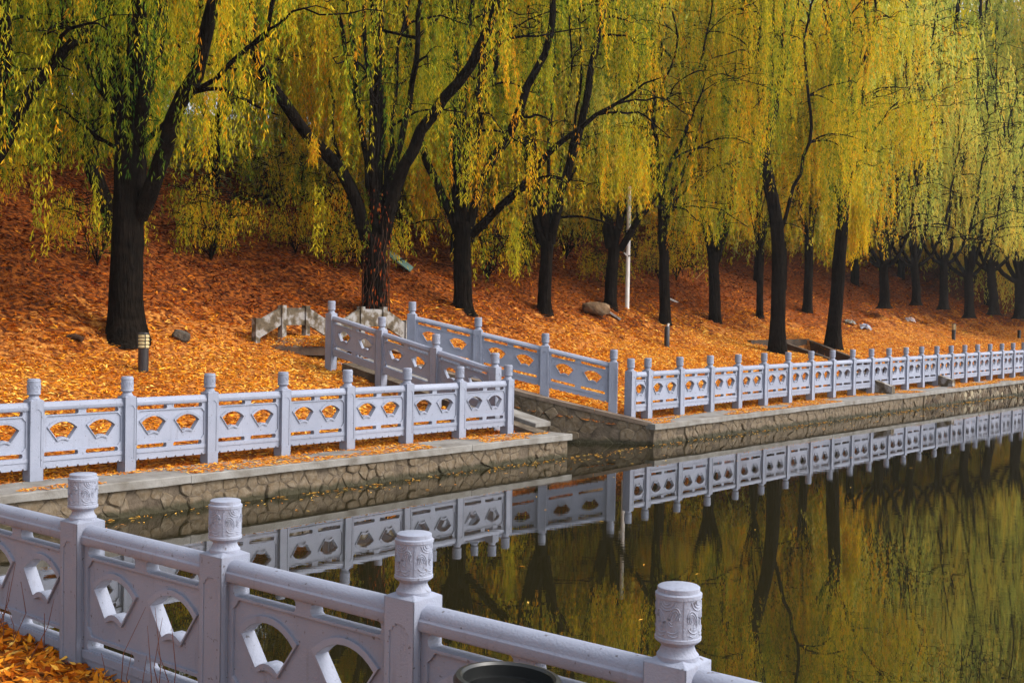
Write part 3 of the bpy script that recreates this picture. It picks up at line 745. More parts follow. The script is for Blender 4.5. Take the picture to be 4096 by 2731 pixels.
def crumple(name, P, sx, sy, sz, seed, m, label, cat):
    R = np.random.default_rng(seed); k = 9; V_ = []
    for i in range(k):
        for j in range(k):
            x, y = i/(k-1)*2-1, j/(k-1)*2-1; rr = max(0, 1-(x*x+y*y)/2)
            V_.append((x*sx+R.normal()*sx*.06, y*sy+R.normal()*sy*.06, sz*(rr*.9+R.uniform(-.25, .25))))
    f = [(i*k+j, (i+1)*k+j, (i+1)*k+j+1, i*k+j+1) for i in range(k-1) for j in range(k-1)]
    o = MB().add(V_, f).build(name, m); o.location = (P[0], P[1], P[2]+.03); o.rotation_euler = (.35, .1, 0); return tag(o, label, cat)
crumple('plastic_bag', hit(3400, 1292), .22, .18, .1, 1, M_conc_old, 'crumpled grey plastic bag on the leaves right of the right trunk', 'litter')
crumple('plastic_bag', hit(3460, 1314), .22, .2, .16, 2, M_bag, 'crumpled white and blue plastic bag on the leaves', 'litter')
crumple('paper_scrap', hit(3640, 1286), .22, .2, .16, 3, M_paper, 'pale crumpled paper scrap higher on the slope at the right', 'litter')
P = hit(1602, 1075); o = MB().box(-.38, .38, -.14, .14, -.015, .015).build('fallen_board', M_teal); o.location = (P[0], P[1], P[2]+.2); o.rotation_euler = (.6, .62, .1); tag(o, 'faded green board lying on the leafy slope', 'board')
P = hit(2693, 1210); o = MB().tube([(-.2, 0, .08), (.2, .05, -.1)], .03, 8).build('pale_stick', M_white); o.location = (P[0], P[1], P[2]+.08); tag(o, 'short pale stick lying behind the straight trunk', 'stick')
P = hit(2800, 1130); o = MB().tube([(-.5, 0, -.2), (0, .05, .3), (.45, 0, .75)], [.02, .018, .012], 6).build('fallen_branch', M_straw); o.location = P; tag(o, 'thin pale fallen branch on the slope between two trunks', 'branch')

# ------------------------------------------------------------------ leaves on the ground
def leaf_mesh(name, P, yaw, L, Wd, tilt, roll, tint, m, parent=None):
    n = len(P)
    d = np.stack([np.cos(yaw)*np.cos(tilt), np.sin(yaw)*np.cos(tilt), np.sin(tilt)], -1)
    s = np.stack([-np.sin(yaw)*np.cos(roll), np.cos(yaw)*np.cos(roll), np.sin(roll)], -1)
    L = L[:, None]; Wd = Wd[:, None]; up = np.array([0, 0, 1.])[None]
    c = .12*L*up*rng.uniform(-.2, 1, (n, 1))
    V = np.stack([P-d*L/2, P+s*Wd/2+c, P+d*L/2, P-s*Wd/2+c], 1).reshape(-1, 3)
    return mesh_np(name, V, quads=np.arange(4*n).reshape(-1, 4), mat=m, attr=np.repeat(tint, 4), parent=parent)
def litter_pts(s0, s1, n0, n1, N, thin=None):
    s = rng.uniform(s0, s1, N); n = rng.uniform(n0, n1, N)
    if thin is not None: k = rng.random(N) < thin(s, n); s, n = s[k], n[k]
    x = D[0]*(s+S0)+NV[0]*(n+N0); y = D[1]*(s+S0)+NV[1]*(n+N0)
    k = ~in_poly(x, y, CHAN); s, n, x, y = s[k], n[k], x[k], y[k]
    return s, n, np.stack([x, y, zland(s, n)+.012], -1)
def scatter(args, size, wid, tl, name, label, far=False):
    PP = []; YY = []; LL = []; WW = []; TT = []; RR = []; NN = []
    for a, sz in args:
        s, n, P = litter_pts(*a); m = len(s)
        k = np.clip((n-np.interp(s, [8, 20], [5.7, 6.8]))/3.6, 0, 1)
        t = .68+.25*fbm(s*.5, n*.5, 3, 21)+rng.normal(0, .16, m)-.50*k  # lower tint upslope: older redder leaves, plus canopy shade put into the colour
        PP.append(P); TT.append(t); LL.append(rng.uniform(.6, 1.3, m)*sz); WW.append(rng.uniform(.16, .3, m)*sz)
        NN.append(rng.normal(0, .30, m)+.2*k*rng.normal(0, 1, m)); RR.append(rng.normal(0, .45, m)+.3*k*rng.normal(0, 1, m)); YY.append(rng.uniform(0, 6.28, m))
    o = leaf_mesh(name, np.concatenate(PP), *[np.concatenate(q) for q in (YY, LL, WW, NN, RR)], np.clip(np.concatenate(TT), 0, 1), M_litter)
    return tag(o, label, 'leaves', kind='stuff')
kerbthin = lambda s, n: (vnoise(s*.9, n*3, 31)+.5 > .38+.20*np.clip((-n-.25)/.4, 0, 1)).astype(float)
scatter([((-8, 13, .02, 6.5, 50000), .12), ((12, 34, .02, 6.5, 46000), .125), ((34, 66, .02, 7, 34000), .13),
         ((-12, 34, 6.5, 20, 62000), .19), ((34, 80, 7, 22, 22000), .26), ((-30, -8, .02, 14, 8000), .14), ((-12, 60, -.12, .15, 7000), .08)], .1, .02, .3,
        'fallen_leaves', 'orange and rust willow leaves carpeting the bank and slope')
s = rng.uniform(-8, 45, 26000); n = rng.uniform(-.78, -.05, 26000); k = (rng.random(26000) < kerbthin(s, n)) & ((s < 9.3) | (s > 12.2)); s, n = s[k], n[k]
P = np.stack([D[0]*(s+S0)+NV[0]*(n+N0), D[1]*(s+S0)+NV[1]*(n+N0), .407+zoff(s)], -1); m = len(s)
tag(leaf_mesh('kerb_leaves', P, rng.uniform(0, 6.28, m), rng.uniform(.05, .1, m), rng.uniform(.014, .026, m), rng.normal(0, .12, m), rng.normal(0, .2, m), np.clip(rng.normal(.68, .15, m), 0, 1), M_litter), 'orange leaves drifted in patches on the kerb', 'leaves', kind='stuff')
# leaves on the footbridge deck
m = 2600; u = rng.uniform(-.02, 1.02, m); v = rng.uniform(.02, 1.6, m); P = np.stack([bl[0]+bd[0]*1.98*u+v, bl[1]+bd[1]*1.98*u, np.interp(u, [0, .34, .66, 1], [1.70, 1.86, 1.86, 1.70])+rng.uniform(.005, .05, m)], -1)
tag(leaf_mesh('bridge_leaves', P, rng.uniform(0, 6.28, m), rng.uniform(.07, .14, m), rng.uniform(.016, .032, m), rng.normal(0, .25, m), rng.normal(0, .3, m), np.clip(rng.normal(.7, .15, m), 0, 1), M_litter), 'orange leaves covering the small footbridge deck', 'leaves', kind='stuff')
# leaves under the camera
N = 9000; s = rng.uniform(-3.5, 5, N); n = .04+rng.exponential(.9, N); k = n < 5; s, n = s[k], n[k]; m = len(s)
p = A0[None]+s[:, None]*AD+n[:, None]*AN
tag(leaf_mesh('near_leaves', np.concatenate([p, (znear(s, n)+rng.uniform(0, .035, m))[:, None]], 1), rng.uniform(0, 6.28, m), rng.uniform(.05, .1, m), rng.uniform(.018, .04, m), rng.normal(0, .4, m), rng.normal(0, .5, m),
    np.clip(rng.normal(.62, .17, m), 0, 1), M_litter), 'dense orange leaves heaped at the foot of the nearest balustrade', 'leaves', kind='stuff')
# leaves floating on the pond
N = 800; s = rng.uniform(-2, 34, N); n = -.79-rng.exponential(.22, N)**1.2*(.4+2*(vnoise(s*.8, s*0, 40)+.5)); p = D[None]*(s+S0)[:, None]+NV[None]*(n+N0)[:, None]
p2 = np.stack([rng.uniform(-2, 14, 60), rng.uniform(6, 22, 60)], -1); q = sn(p2[:, 0], p2[:, 1]); p2 = p2[(q[1] < -1)]; p = np.concatenate([p, p2]); m = len(p)
tag(leaf_mesh('floating_leaves', np.concatenate([p, np.full((m, 1), .006)], 1), rng.uniform(0, 6.28, m), rng.uniform(.05, .1, m), rng.uniform(.012, .02, m), np.zeros(m)+.02, np.zeros(m), np.clip(rng.normal(.85, .12, m), 0, 1), M_litter), 'scattered yellow leaves floating on the pond', 'leaves', kind='stuff')
# thin dry stems in front of the nearest balustrade
def stems(label, s, seed, cnt):
    R = random.Random(seed); mb = MB()
    for i in range(cnt):
        x = R.uniform(-.3, .3); h_ = R.uniform(.2, .5); lean = R.uniform(-.25, .25)
        mb.tube([(x, R.uniform(-.08, .08), -.05), (x+lean*.4, .02, h_*.5), (x+lean, R.uniform(-.06, .1), h_)], [.003, .0025, .0012], 4)
    p = WA(s, .16); o = mb.build('dry_stems', M_twig); o.location = (p[0], p[1], float(znear(s, .16))); o.rotation_euler = (0, 0, TA)
    return tag(o, label, 'plant')
stems('thin red-brown stems against the balustrade left of the lowest left post', -.35, 1, 7)
stems('thin red-brown stems in front of the second balustrade panel from the left', .75, 2, 9)

# ------------------------------------------------------------------ willows
def strands(org, out, L, zmin, R, leafL, leafW, dens, tint, tjit=.11):
    """leaves along hanging withies: org (n,3), out (n,2) initial sideways drift"""
    n = len(org); L = np.minimum(L, np.maximum(org[:, 2]-zmin, .25))
    K_ = np.maximum(3, (L*dens).astype(int)); idx = np.repeat(np.arange(n), K_); m = len(idx)
    t = R.random(m); l = L[idx]*t
    ph = R.uniform(0, 6.28, (n, 2))
    dr = (1-np.exp(-l*2.2))
    x = org[idx, :2]+out[idx]*dr[:, None]+.035*np.stack([np.sin(l*2.3+ph[idx, 0]), np.cos(l*2.0+ph[idx, 1])], -1)*l[:, None]
    z = org[idx, 2]-l+.12*np.exp(-((l-.2)/.25)**2)*np.hypot(out[idx, 0], out[idx, 1])*2
    P = np.concatenate([x, z[:, None]], 1)
    a = R.uniform(0, 6.28, m); sp = R.uniform(.12, .75, m); P[:, :2] += R.normal(0, .022, (m, 2))
    d = np.stack([np.cos(a)*sp, np.sin(a)*sp, -np.sqrt(1-sp**2)], -1)
    b = R.uniform(0, 6.28, m); sd_ = np.stack([np.cos(b), np.sin(b), R.normal(0, .2, m)], -1)
    sd_ -= d*(sd_*d).sum(1)[:, None]; sd_ /= np.linalg.norm(sd_, axis=1)[:, None]+1e-6
    LL = (leafL*R.uniform(.7, 1.3, m))[:, None]; WW = (leafW*R.uniform(.7, 1.3, m))[:, None]
    V = np.stack([P, P+d*LL*.42+sd_*WW/2, P+d*LL, P+d*LL*.42-sd_*WW/2], 1).reshape(-1, 3)
    tn = np.clip(tint[idx]+R.normal(0, tjit, m)+.10*t, 0, 1)
    return V, np.repeat(tn, 4)
def willow(name, base, limbs, trunk_r, seed, label, group, top=17., rad=4.6, zmin=2.4, n_str=1100, leafL=.12, leafW=.020, dens=26, tint=.46, n_br=60, trunk=None, generic=True, low=None, extra=None, front=1., lenf=1., gap=.3, lmat=None):
    """base (3,), limbs = list of (points world, r0, r1) that start at the fork"""
    R = np.random.default_rng(seed); base = np.array(base, float)
    root = empty(name, tuple(base)); tag(root, label, 'tree', group)
    VV = []; QQ = []; k = 0
    def addt(P, r, seg, wob=.0):
        nonlocal k
        V_, Q_ = tube(P, r, seg, wob, seed); VV.append(V_-base); QQ.append(Q_+k); k += len(V_)
    tp = resample(np.array(trunk), 16); rr = np.linspace(1, .82, 16)*trunk_r; rr[:4] *= [1.75, 1.32, 1.12, 1.03]
    rr[-4:] *= [1.0, 1.04, 1.08, 1.0]
    addt(tp, rr, 18, .055)
    starts = []                    # (point, outward dir, radius) for side branches
    cxy = base[:2]
    for P, r0, r1, *fl in limbs:
        P = np.array(P, float); last = P[-1]; dr = P[-1]-P[-2]; dr /= np.linalg.norm(dr)
        if last[2] < top-3 and not fl:        # let the limb grow on out of sight to the top of the crown
            h_ = top-2-last[2]; ext = []
            for q in range(1, 4):
                lat = dr*np.array([1, 1, 0])*h_*.12*q+np.append(R.normal(0, .25, 2), 0); ext.append(last+lat+np.array([0, 0, h_*q/3]))
            P = np.vstack([P, ext]); r1 = r1*.5
        m = max(10, int(np.linalg.norm(np.diff(P, axis=0), axis=1).sum()*2.2)); Pr = resample(P, m)
        Pr[2:] += R.normal(0, .025, (m-2, 3))+.10*np.stack([np.sin(np.arange(m-2)*.55+R.uniform(0, 6)), np.sin(np.arange(m-2)*.47+R.uniform(0, 6)), np.zeros(m-2)], -1)*np.linspace(.2, 1, m-2)[:, None]
        ra = r0*(1-np.linspace(0, 1, m))**.8*(1-r1/r0)+r1; addt(Pr, ra, 9, .03)
        for q in range(int(n_br/len(limbs))):
            i = int(R.integers(m//4, m)); starts.append((Pr[i], ra[i], Pr[min(i+1, m-1)]-Pr[i]))
    tipsP = []; tipsO = []
    for p, r, dl in starts:
        o_ = p[:2]-cxy; o_ = o_/(np.linalg.norm(o_)+.3)+R.normal(0, .7, 2); o_ /= np.linalg.norm(o_)+1e-6
        Lb = R.uniform(.9, 2.6)*(rad/4.6)*(1.15-.5*np.clip((p[2]-base[2])/(top-base[2]), 0, 1))
        up = R.uniform(.25, 1.0); q = []
        for j in range(6):
            u = j/5; q.append(p+np.array([o_[0]*Lb*u, o_[1]*Lb*u, Lb*(up*u-.55*u*u)])+np.append(R.normal(0, .05*Lb*u, 2), R.normal(0, .04*Lb*u)))
        q = resample(np.array(q), 9); addt(q, np.linspace(min(.05, r*.7), .012, 9), 5)
        for u in R.integers(2, 9, 3):                        # finer forks
            a = R.uniform(0, 6.28); s_ = q[u]; l2 = R.uniform(.35, 1.0)
            e = np.array([s_+np.array([math.cos(a)*l2*v, math.sin(a)*l2*v, l2*(.55*v-.5*v*v)]) for v in (0, .35, .7, 1)])
            addt(e, np.linspace(.015, .006, 4), 3); tipsP += [e[1], e[2], e[3]]; tipsO += [(math.cos(a), math.sin(a))]*3
        for i in range(2, 9): tipsP.append(q[i]); tipsO.append(tuple(o_))
    mesh_np('trunk', np.vstack(VV), quads=np.vstack(QQ), mat=M_bark, parent=root, smooth=True)
    tipsP = np.array(tipsP); tipsO = np.array(tipsO)
    n_str = int(n_str*1.85); lenf = lenf*.86
    pick = R.integers(0, len(tipsP), n_str)
    org = tipsP[pick]+R.normal(0, .16, (n_str, 3)); out = tipsO[pick]*R.uniform(.05, .4, (n_str, 1))+R.normal(0, .15, (n_str, 2))
    # withies gather in curtains: lengths follow a slow noise over the crown
    ln = lenf*(.8+1.9*np.clip(vnoise(org[:, 0]*.9+seed, org[:, 1]*.9, 5)+.5, 0, 1)+R.exponential(.35, n_str))
    zm = base[2]+zmin+R.exponential(.35, n_str)-.5*(R.random(n_str) < .06)+1.2*np.clip(vnoise(org[:, 0]*.7, org[:, 1]*.7+seed, 8)+.1, 0, 1)
    if low is not None: zm = np.maximum(zm, low)
    keep = org[:, 2] > zm+.3
    # the side facing the pond has lost more of its withies
    td = np.array([-cxy[0], -cxy[1]])/(np.hypot(*cxy)+1e-6); keep &= ~(((org[:, :2]-cxy)@td > .1) & (R.random(n_str) > front))
    gp = vnoise(org[:, 0]*.75+seed*3, org[:, 1]*.75+org[:, 2]*.55, 15)+.5*vnoise(org[:, 0]*2+seed, org[:, 2]*1.3+org[:, 1]*2, 16)
    keep &= ~((gp < -.06) & (R.random(n_str) > gap))
    hi = org[:, 2] > top*.76; keep &= ~(hi & (R.random(n_str) > .42))
    tn = tint+.62*vnoise(org[:, 0]*1.1, org[:, 2]*.8+org[:, 1], 12)+R.normal(0, .12, n_str)+.34*(R.random(n_str) < .19)
    kl, kh = keep & ~hi, keep & hi
    V_, T_ = strands(org[kl], out[kl], ln[kl], zm[kl], R, leafL, leafW, dens, tn[kl])
    V2, T2 = strands(org[kh], out[kh], ln[kh], zm[kh], R, leafL*1.5, leafW*1.7, dens*.7, tn[kh]); V_ = np.vstack([V_, V2]); T_ = np.concatenate([T_, T2])
    if extra is not None:
        for (p, L_, c, t_) in extra:
            oo = np.array([p]*c)+R.normal(0, .06, (c, 3)); V2, T2 = strands(oo, R.normal(0, .06, (c, 2)), np.full(c, L_)*R.uniform(.7, 1, c), np.full(c, -9.), R, leafL, leafW, dens*1.1, np.full(c, t_)+R.normal(0, .05, c))
            V_ = np.vstack([V_, V2]); T_ = np.concatenate([T_, T2])
    mesh_np('crown', V_-base, quads=np.arange(len(V_)).reshape(-1, 4), mat=lmat or M_leaf, parent=root, attr=T_)
    return root
def px_limb(pts, d0, d1): m = len(pts); return [at(x*K, y*K, d0+(d1-d0)*i/(m-1)) for i, (x, y) in enumerate(pts)]
FG = 'front row of willows along the far bank'
def tree(label, bx, by, wpx, tr, limbs, seed, group=FG, depth=None, zb=None, **kw):
    """bx, by base and tr trunk points in half-size photo pixels; wpx trunk width"""
    if depth is None: P = hit(bx*K, by*K); depth = P[1]
    else: P = at(bx*K, by*K, depth)
    P = P.copy(); P[2] -= .12
    tp = [P+np.array([0, 0, -.1])]+px_limb(tr, depth, depth)
    r = wpx*K*depth/F/2
    kw.setdefault('front', .27)
    Rl = random.Random(seed*7)
    top_ = px_limb([tr[-1]], depth, depth)[0] if False else at(tr[-1][0]*K, tr[-1][1]*K, depth)
    fine = []
    for q in range(7):                     # slim upright limbs besides the main ones
        a = Rl.uniform(0, 6.28); o_ = np.array([math.cos(a), math.sin(a), 0]); l_ = Rl.uniform(.25, .5)
        h1 = Rl.uniform(2.2, 4.0)
        fine.append(([top_-np.array([0, 0, .15]), top_+o_*l_*.5+np.array([0, 0, h1*.3]), top_+o_*(l_*1.3)+np.array([0, 0, h1*.75]), top_+o_*(l_*2.1)+np.array([Rl.uniform(-.3, .3), 0, h1*1.5])], wpx*K*depth/F/2*Rl.uniform(.22, .36), .02))
    Ls = []
    for pts, w0, w1, dd in limbs:
        Ls.append((px_limb(pts, depth, depth+dd), .84*w0*K*depth/F/2, max(.012, w1*K*depth/F/2)) if pts[-1][1] <= 110 else (px_limb(pts, depth, depth+dd), .84*w0*K*depth/F/2, .012, 1))
    Ls += fine
    base = P.copy(); base[2] += .1
    return willow('willow_tree', base, Ls, r, seed, label, group, trunk=tp, **kw)
RD = lambda *a: list(a)
# the big tree at the left
tree('biggest willow at the left with thick black trunk beside the lamp', 290, 772, 80, [(288, 700), (290, 600), (293, 500), (297, 400), (298, 350)], [
    ([(292, 370), (275, 290), (262, 200), (257, 100), (250, 0), (246, -80)], 48, 24, 1.2),
    ([(305, 370), (322, 270), (328, 180), (330, 100), (322, 0), (318, -90)], 44, 22, -1.0),
    ([(318, 500), (345, 440), (365, 370), (392, 285), (420, 225), (452, 160), (478, 60), (500, -60)], 48, 16, -1.2),
    ([(310, 345), (345, 315), (395, 262), (450, 210), (500, 172), (560, 120), (628, 62)], 15, 6, -2.0),
    ([(285, 345), (240, 325), (205, 295), (185, 255)], 14, 5, .8),
    ([(265, 250), (215, 190), (190, 130), (170, 60)], 12, 4, .8)], 11, low=5.2, n_str=1600, tint=.38, rad=5.2, top=16,
    extra=[(at(222*K, 400*K, 21.), 1.1, 5, .55), (at(80*K, 330*K, 21.), 1.6, 3, .45), (at(105*K, 300*K, 20.5), 2.4, 4, .6)])
tree('dark willow limb rising behind the biggest trunk at the left', 300, 640, 40, [(290, 600), (262, 520), (235, 450), (212, 390)], [
    ([(212, 395), (195, 330), (165, 245), (135, 150), (105, 60), (80, -20), (60, -100)], 36, 18, .8),
    ([(180, 290), (120, 255), (60, 215), (15, 160), (-20, 100)], 14, 7, -.8),
    ([(128, 130), (165, 100), (210, 40), (235, -20)], 14, 6, .6)], 12, depth=27.5, low=6, n_str=900, tint=.36, top=17)
tree('willow cut by the left edge of the picture with a long crossing limb', -46, 800, 60, [(-44, 700), (-40, 560), (-36, 430)], [
    ([(-36, 440), (0, 340), (40, 265), (90, 190), (145, 130), (185, 85), (230, 30), (260, -60)], 34, 10, .3),
    ([(-36, 430), (-22, 320), (0, 200), (10, 90), (12, -20), (16, -120)], 40, 24, .6),
    ([(-10, 280), (-60, 180), (-110, 40)], 26, 14, .4)], 13, depth=20.5, low=4.8, n_str=1200, tint=.36, top=15, rad=4.6)
T2 = tree('willow with shaggy ivy-wrapped trunk above the footbridge', 862, 735, 56, [(862, 700), (862, 640), (862, 590), (862, 540)], [
    ([(845, 560), (822, 480), (795, 410), (745, 350), (700, 300), (655, 235), (612, 165), (575, 90)], 38, 14, -1.5),
    ([(862, 545), (868, 460), (868, 380), (870, 300), (872, 200), (868, 80), (860, -30)], 36, 18, .8),
    ([(880, 560), (905, 430), (935, 365), (962, 318), (1005, 245), (1045, 200), (1085, 155), (1110, 90), (1135, 0)], 38, 16, -1.),
    ([(820, 470), (770, 330), (760, 220), (735, 120)], 16, 6, 1.5)], 14, low=4.1, n_str=1800, tint=.39, rad=5.4, top=17,
    extra=[(at(730*K, 430*K, 26.5), 1.75, 5, .6), (at(840*K, 440*K, 28.3), 1.3, 16, .30), (at(880*K, 440*K, 28.4), 1.1, 12, .30), (at(720*K, 310*K, 27), .7, 16, .82)])
# dead ivy clinging to that trunk: wiry stems and hanging dry leaves
Rv = np.random.default_rng(4); VV = []; QQ = []; k = 0
for q in range(22):
    a = Rv.uniform(0, 6.28); h1 = Rv.uniform(1.2, 3.0); z = np.linspace(-.05, h1, 12); aa = a+np.cumsum(Rv.normal(0, .16, 12)); rr = .315-.03*z/3+Rv.uniform(0, .03)+.06*np.exp(-z/.15)
    V_, Q_ = tube(np.stack([rr*np.cos(aa), rr*np.sin(aa), z], -1), np.linspace(.012, .005, 12), 4); VV.append(V_); QQ.append(Q_+k); k += len(V_)
mesh_np('ivy_stem', np.vstack(VV), quads=np.vstack(QQ), mat=M_bark2, parent=T2)
m = 420; a = Rv.uniform(0, 6.28, m); z = Rv.uniform(.1, 3.1, m); rr = .33+Rv.uniform(0, .09, m)
P = np.stack([rr*np.cos(a), rr*np.sin(a), z], -1); d = np.stack([np.cos(a)*.25, np.sin(a)*.25, -np.ones(m)], -1)+Rv.normal(0, .15, (m, 3)); s_ = np.stack([-np.sin(a), np.cos(a), np.zeros(m)], -1)
L_ = Rv.uniform(.07, .15, m)[:, None]
V_ = np.stack([P, P+d*L_*.5+s_*.014, P+d*L_, P+d*L_*.5-s_*.014], 1).reshape(-1, 3)
mesh_np('ivy', V_, quads=np.arange(4*m).reshape(-1, 4), mat=M_litter, parent=T2, attr=np.repeat(np.clip(Rv.normal(.10, .13, m), 0, 1), 4))
tree('willow with stout fork standing right of the footbridge', 1064, 706, 44, [(1064, 660), (1063, 600), (1063, 540), (1063, 510)], [
    ([(1050, 530), (1025, 465), (1000, 420), (980, 370), (955, 290), (940, 180), (925, 60)], 26, 12, .5),
    ([(1058, 520), (1050, 440), (1048, 360), (1052, 260), (1040, 140), (1030, 0)], 30, 15, .8),
    ([(1078, 520), (1100, 440), (1130, 375), (1160, 330), (1192, 270), (1210, 205), (1235, 150), (1262, 60)], 28, 12, -.6),
    ([(1082, 540), (1125, 500), (1165, 465), (1205, 420), (1250, 370), (1320, 300), (1385, 250), (1450, 210), (1520, 175)], 26, 9, -1.6)], 15, low=5.0, front=.24, n_str=1500, tint=.42, top=17,
    extra=[(at(1185*K, 500*K, 30.), 1.5, 12, .5), (at(1225*K, 330*K, 29.5), 1.3, 8, .8)])
tree('willow with three-pronged fork second right of the footbridge', 1252, 710, 33, [(1252, 660), (1256, 600), (1258, 555)], [
    ([(1250, 560), (1232, 510), (1222, 430), (1212, 350), (1205, 260), (1195, 120), (1185, 0)], 26, 12, .6),
    ([(1266, 560), (1275, 500), (1300, 400), (1325, 320), (1345, 260), (1362, 160), (1380, 40)], 26, 12, -.6),
    ([(1262, 560), (1270, 480), (1290, 440), (1315, 400), (1342, 330)], 16, 8, .6)], 16, low=4.9, front=.24, n_str=1400, tint=.44, top=17.5)
tree('willow with low spreading fork just left of the white pole', 1402, 699, 30, [(1404, 650), (1408, 600), (1412, 565)], [
    ([(1400, 570), (1388, 500), (1380, 430), (1370, 340), (1350, 200), (1345, 60)], 22, 10, .6),
    ([(1412, 565), (1425, 500), (1440, 450), (1450, 390), (1470, 250), (1480, 100)], 20, 10, 1),
    ([(1424, 575), (1455, 525), (1485, 480), (1510, 440), (1540, 380), (1580, 270), (1620, 180)], 20, 9, -.8)], 17, low=4.8, front=.24, n_str=1400, tint=.48, top=18)
tree('straight willow trunk behind the broken bollard', 1527, 742, 26, [(1527, 700), (1525, 640), (1525, 590), (1522, 530)], [
    ([(1522, 540), (1515, 440), (1505, 340), (1500, 200), (1500, 60)], 20, 10, .6),
    ([(1524, 540), (1545, 450), (1585, 360), (1620, 280), (1640, 200)], 15, 7, -.9),
    ([(1520, 520), (1560, 460), (1600, 420)], 10, 5, .5)], 18, low=4.0, n_str=1300, tint=.53, top=18)
tree('willow with a clear V fork in the middle of the right bank', 1641, 739, 28, [(1641, 700), (1640, 650), (1638, 600), (1640, 580)], [
    ([(1636, 595), (1625, 545), (1612, 490), (1600, 440), (1585, 350), (1570, 220), (1560, 80)], 20, 9, .6),
    ([(1645, 600), (1658, 550), (1672, 500), (1680, 440), (1690, 340), (1705, 220), (1715, 80)], 22, 10, -.6)], 19, front=.24, low=4.7, n_str=1300, tint=.54, top=18)
tree('thin dark willow trunk between the V fork and the drain', 1745, 727, 17, [(1745, 690), (1745, 640), (1744, 590)], [
    ([(1744, 600), (1742, 520), (1738, 420), (1730, 300), (1725, 150)], 13, 7, .4),
    ([(1745, 590), (1760, 500), (1775, 400), (1785, 280)], 10, 6, -.4)], 20, low=4.1, n_str=1000, tint=.54, top=17)
tree('tall straight willow in front of the left end of the drain', 1785, 810, 34, [(1786, 750), (1788, 680), (1788, 600), (1785, 530), (1775, 460), (1760, 400), (1757, 370)], [
    ([(1757, 380), (1742, 330), (1715, 285), (1685, 250), (1650, 200), (1625, 160)], 17, 7, -.8),
    ([(1758, 380), (1765, 320), (1775, 280), (1785, 210), (1790, 130), (1800, 60), (1815, -20)], 20, 10, .4),
    ([(1785, 560), (1810, 480), (1835, 400), (1858, 300), (1856, 200), (1850, 110), (1870, 0)], 11, 6, .8)], 21, front=.9, low=3.5, n_str=1300, tint=.54, top=17)
tree('tall straight willow at the right corner of the drain', 1914, 800, 32, [(1916, 750), (1922, 690), (1928, 600), (1935, 520), (1938, 450)], [
    ([(1935, 470), (1905, 410), (1880, 370), (1890, 320), (1905, 240), (1910, 170), (1915, 100), (1900, 0)], 14, 8, .4),
    ([(1938, 460), (1925, 380), (1920, 300), (1940, 220), (1960, 180), (1990, 110), (2010, 30)], 13, 7, -.4),
    ([(1890, 330), (1920, 288), (1958, 286)], 10, 4, -.8),
    ([(1938, 470), (1960, 400), (1990, 330), (2030, 270), (2070, 230)], 13, 5, -.8)], 22, front=.9, low=3.2, n_str=1500, tint=.57, top=17,
    extra=[(at(1962*K, 470*K, 40.), 2.0, 40, .72), (at(1975*K, 420*K, 40.), 2.3, 36, .68), (at(1990*K, 470*K, 40.), 1.6, 26, .7)])
tree('thinner willow trunk behind and between the two drain willows', 1855, 715, 22, [(1856, 680), (1858, 620), (1858, 560)], [
    ([(1857, 570), (1845, 480), (1835, 380), (1830, 240)], 14, 8, .6), ([(1858, 570), (1875, 480), (1890, 380), (1900, 240)], 13, 7, -.6)], 23, front=.8, low=4.0, n_str=1000, tint=.53, top=17)
far = [(2032, 697, 24, 'pollarded willow with knobby burst of limbs, first beyond the right drain trunk', 2030), (2105, 690, 20, 'slim reddish pollarded willow, second beyond the right drain trunk', 2100), (2168, 700, 20, 'pollarded willow with thin side limbs, third beyond the right drain trunk', 2168),
       (2226, 720, 22, 'pollarded willow with forked head behind the farthest lamp', 2224), (2282, 713, 22, 'pollarded willow leaning slightly at the far right', 2275), (2343, 722, 26, 'willow trunk at the right edge of the picture', 2341)]
for i, (x, y, w_, lab, xt) in enumerate(far):
    R2 = random.Random(50+i); yt = y-80-R2.uniform(0, 20); lb = []
    for a in (-62, -34, -8, 22, 58):
        L_ = R2.uniform(120, 170); c, s_ = math.sin(math.radians(a)), math.cos(math.radians(a))
        lb.append(([(xt, yt+10), (xt+c*L_*.28, yt-s_*L_*.2), (xt+c*L_*.5, yt-L_*.55), (xt+c*L_*.62, yt-L_), (xt+c*L_*.9, yt-L_*2.1)], w_*.5, w_*.2, R2.uniform(-1.5, 1.5)))
    tree(lab, x, y, w_, [(x, y-30), ((x+xt)/2, y-55), (xt, yt)], lb, 60+i, low=5.4, n_str=1100, leafL=.15, leafW=.028, dens=17, tint=.54, lmat=M_leaf_hazed, top=17, rad=5.5, depth=52+i*1.2)

# willows on the slope behind: a few grown once, then copied
def grown(seed, tint, h=15., r=.2, lean=0., n_str=1500, leafL=.17, leafW=.036, lmat=None):
    R = random.Random(seed); base = np.array([0, 0, 0.]); fk = h*.12
    lb = []
    for q in range(5):
        a = q*1.257+R.uniform(-.4, .4); o_ = np.array([math.cos(a), math.sin(a), 0])
        lb.append(([np.array([0, 0, fk]), o_*.6+np.array([0, 0, fk+1.3]), o_*R.uniform(1.3, 1.8)+np.array([0, 0, fk+3.2]), o_*R.uniform(1.8, 2.9)+np.array([0, 0, fk+6])], r*.6, r*.2))
    return willow('willow_tree', base, lb, r, seed, 'x', None, top=h, rad=5.5, zmin=.7, n_str=n_str, leafL=leafL, leafW=leafW, dens=13, tint=tint, trunk=[(0, 0, -.4), (0.03, 0, fk*.5), (0, 0, fk)], n_br=70, lenf=1.75, lmat=lmat)
protos = [grown(101, .44), grown(102, .52, 14), grown(103, .53, 16, lmat=M_leaf_hazed)]
spots = []
R = random.Random(5)
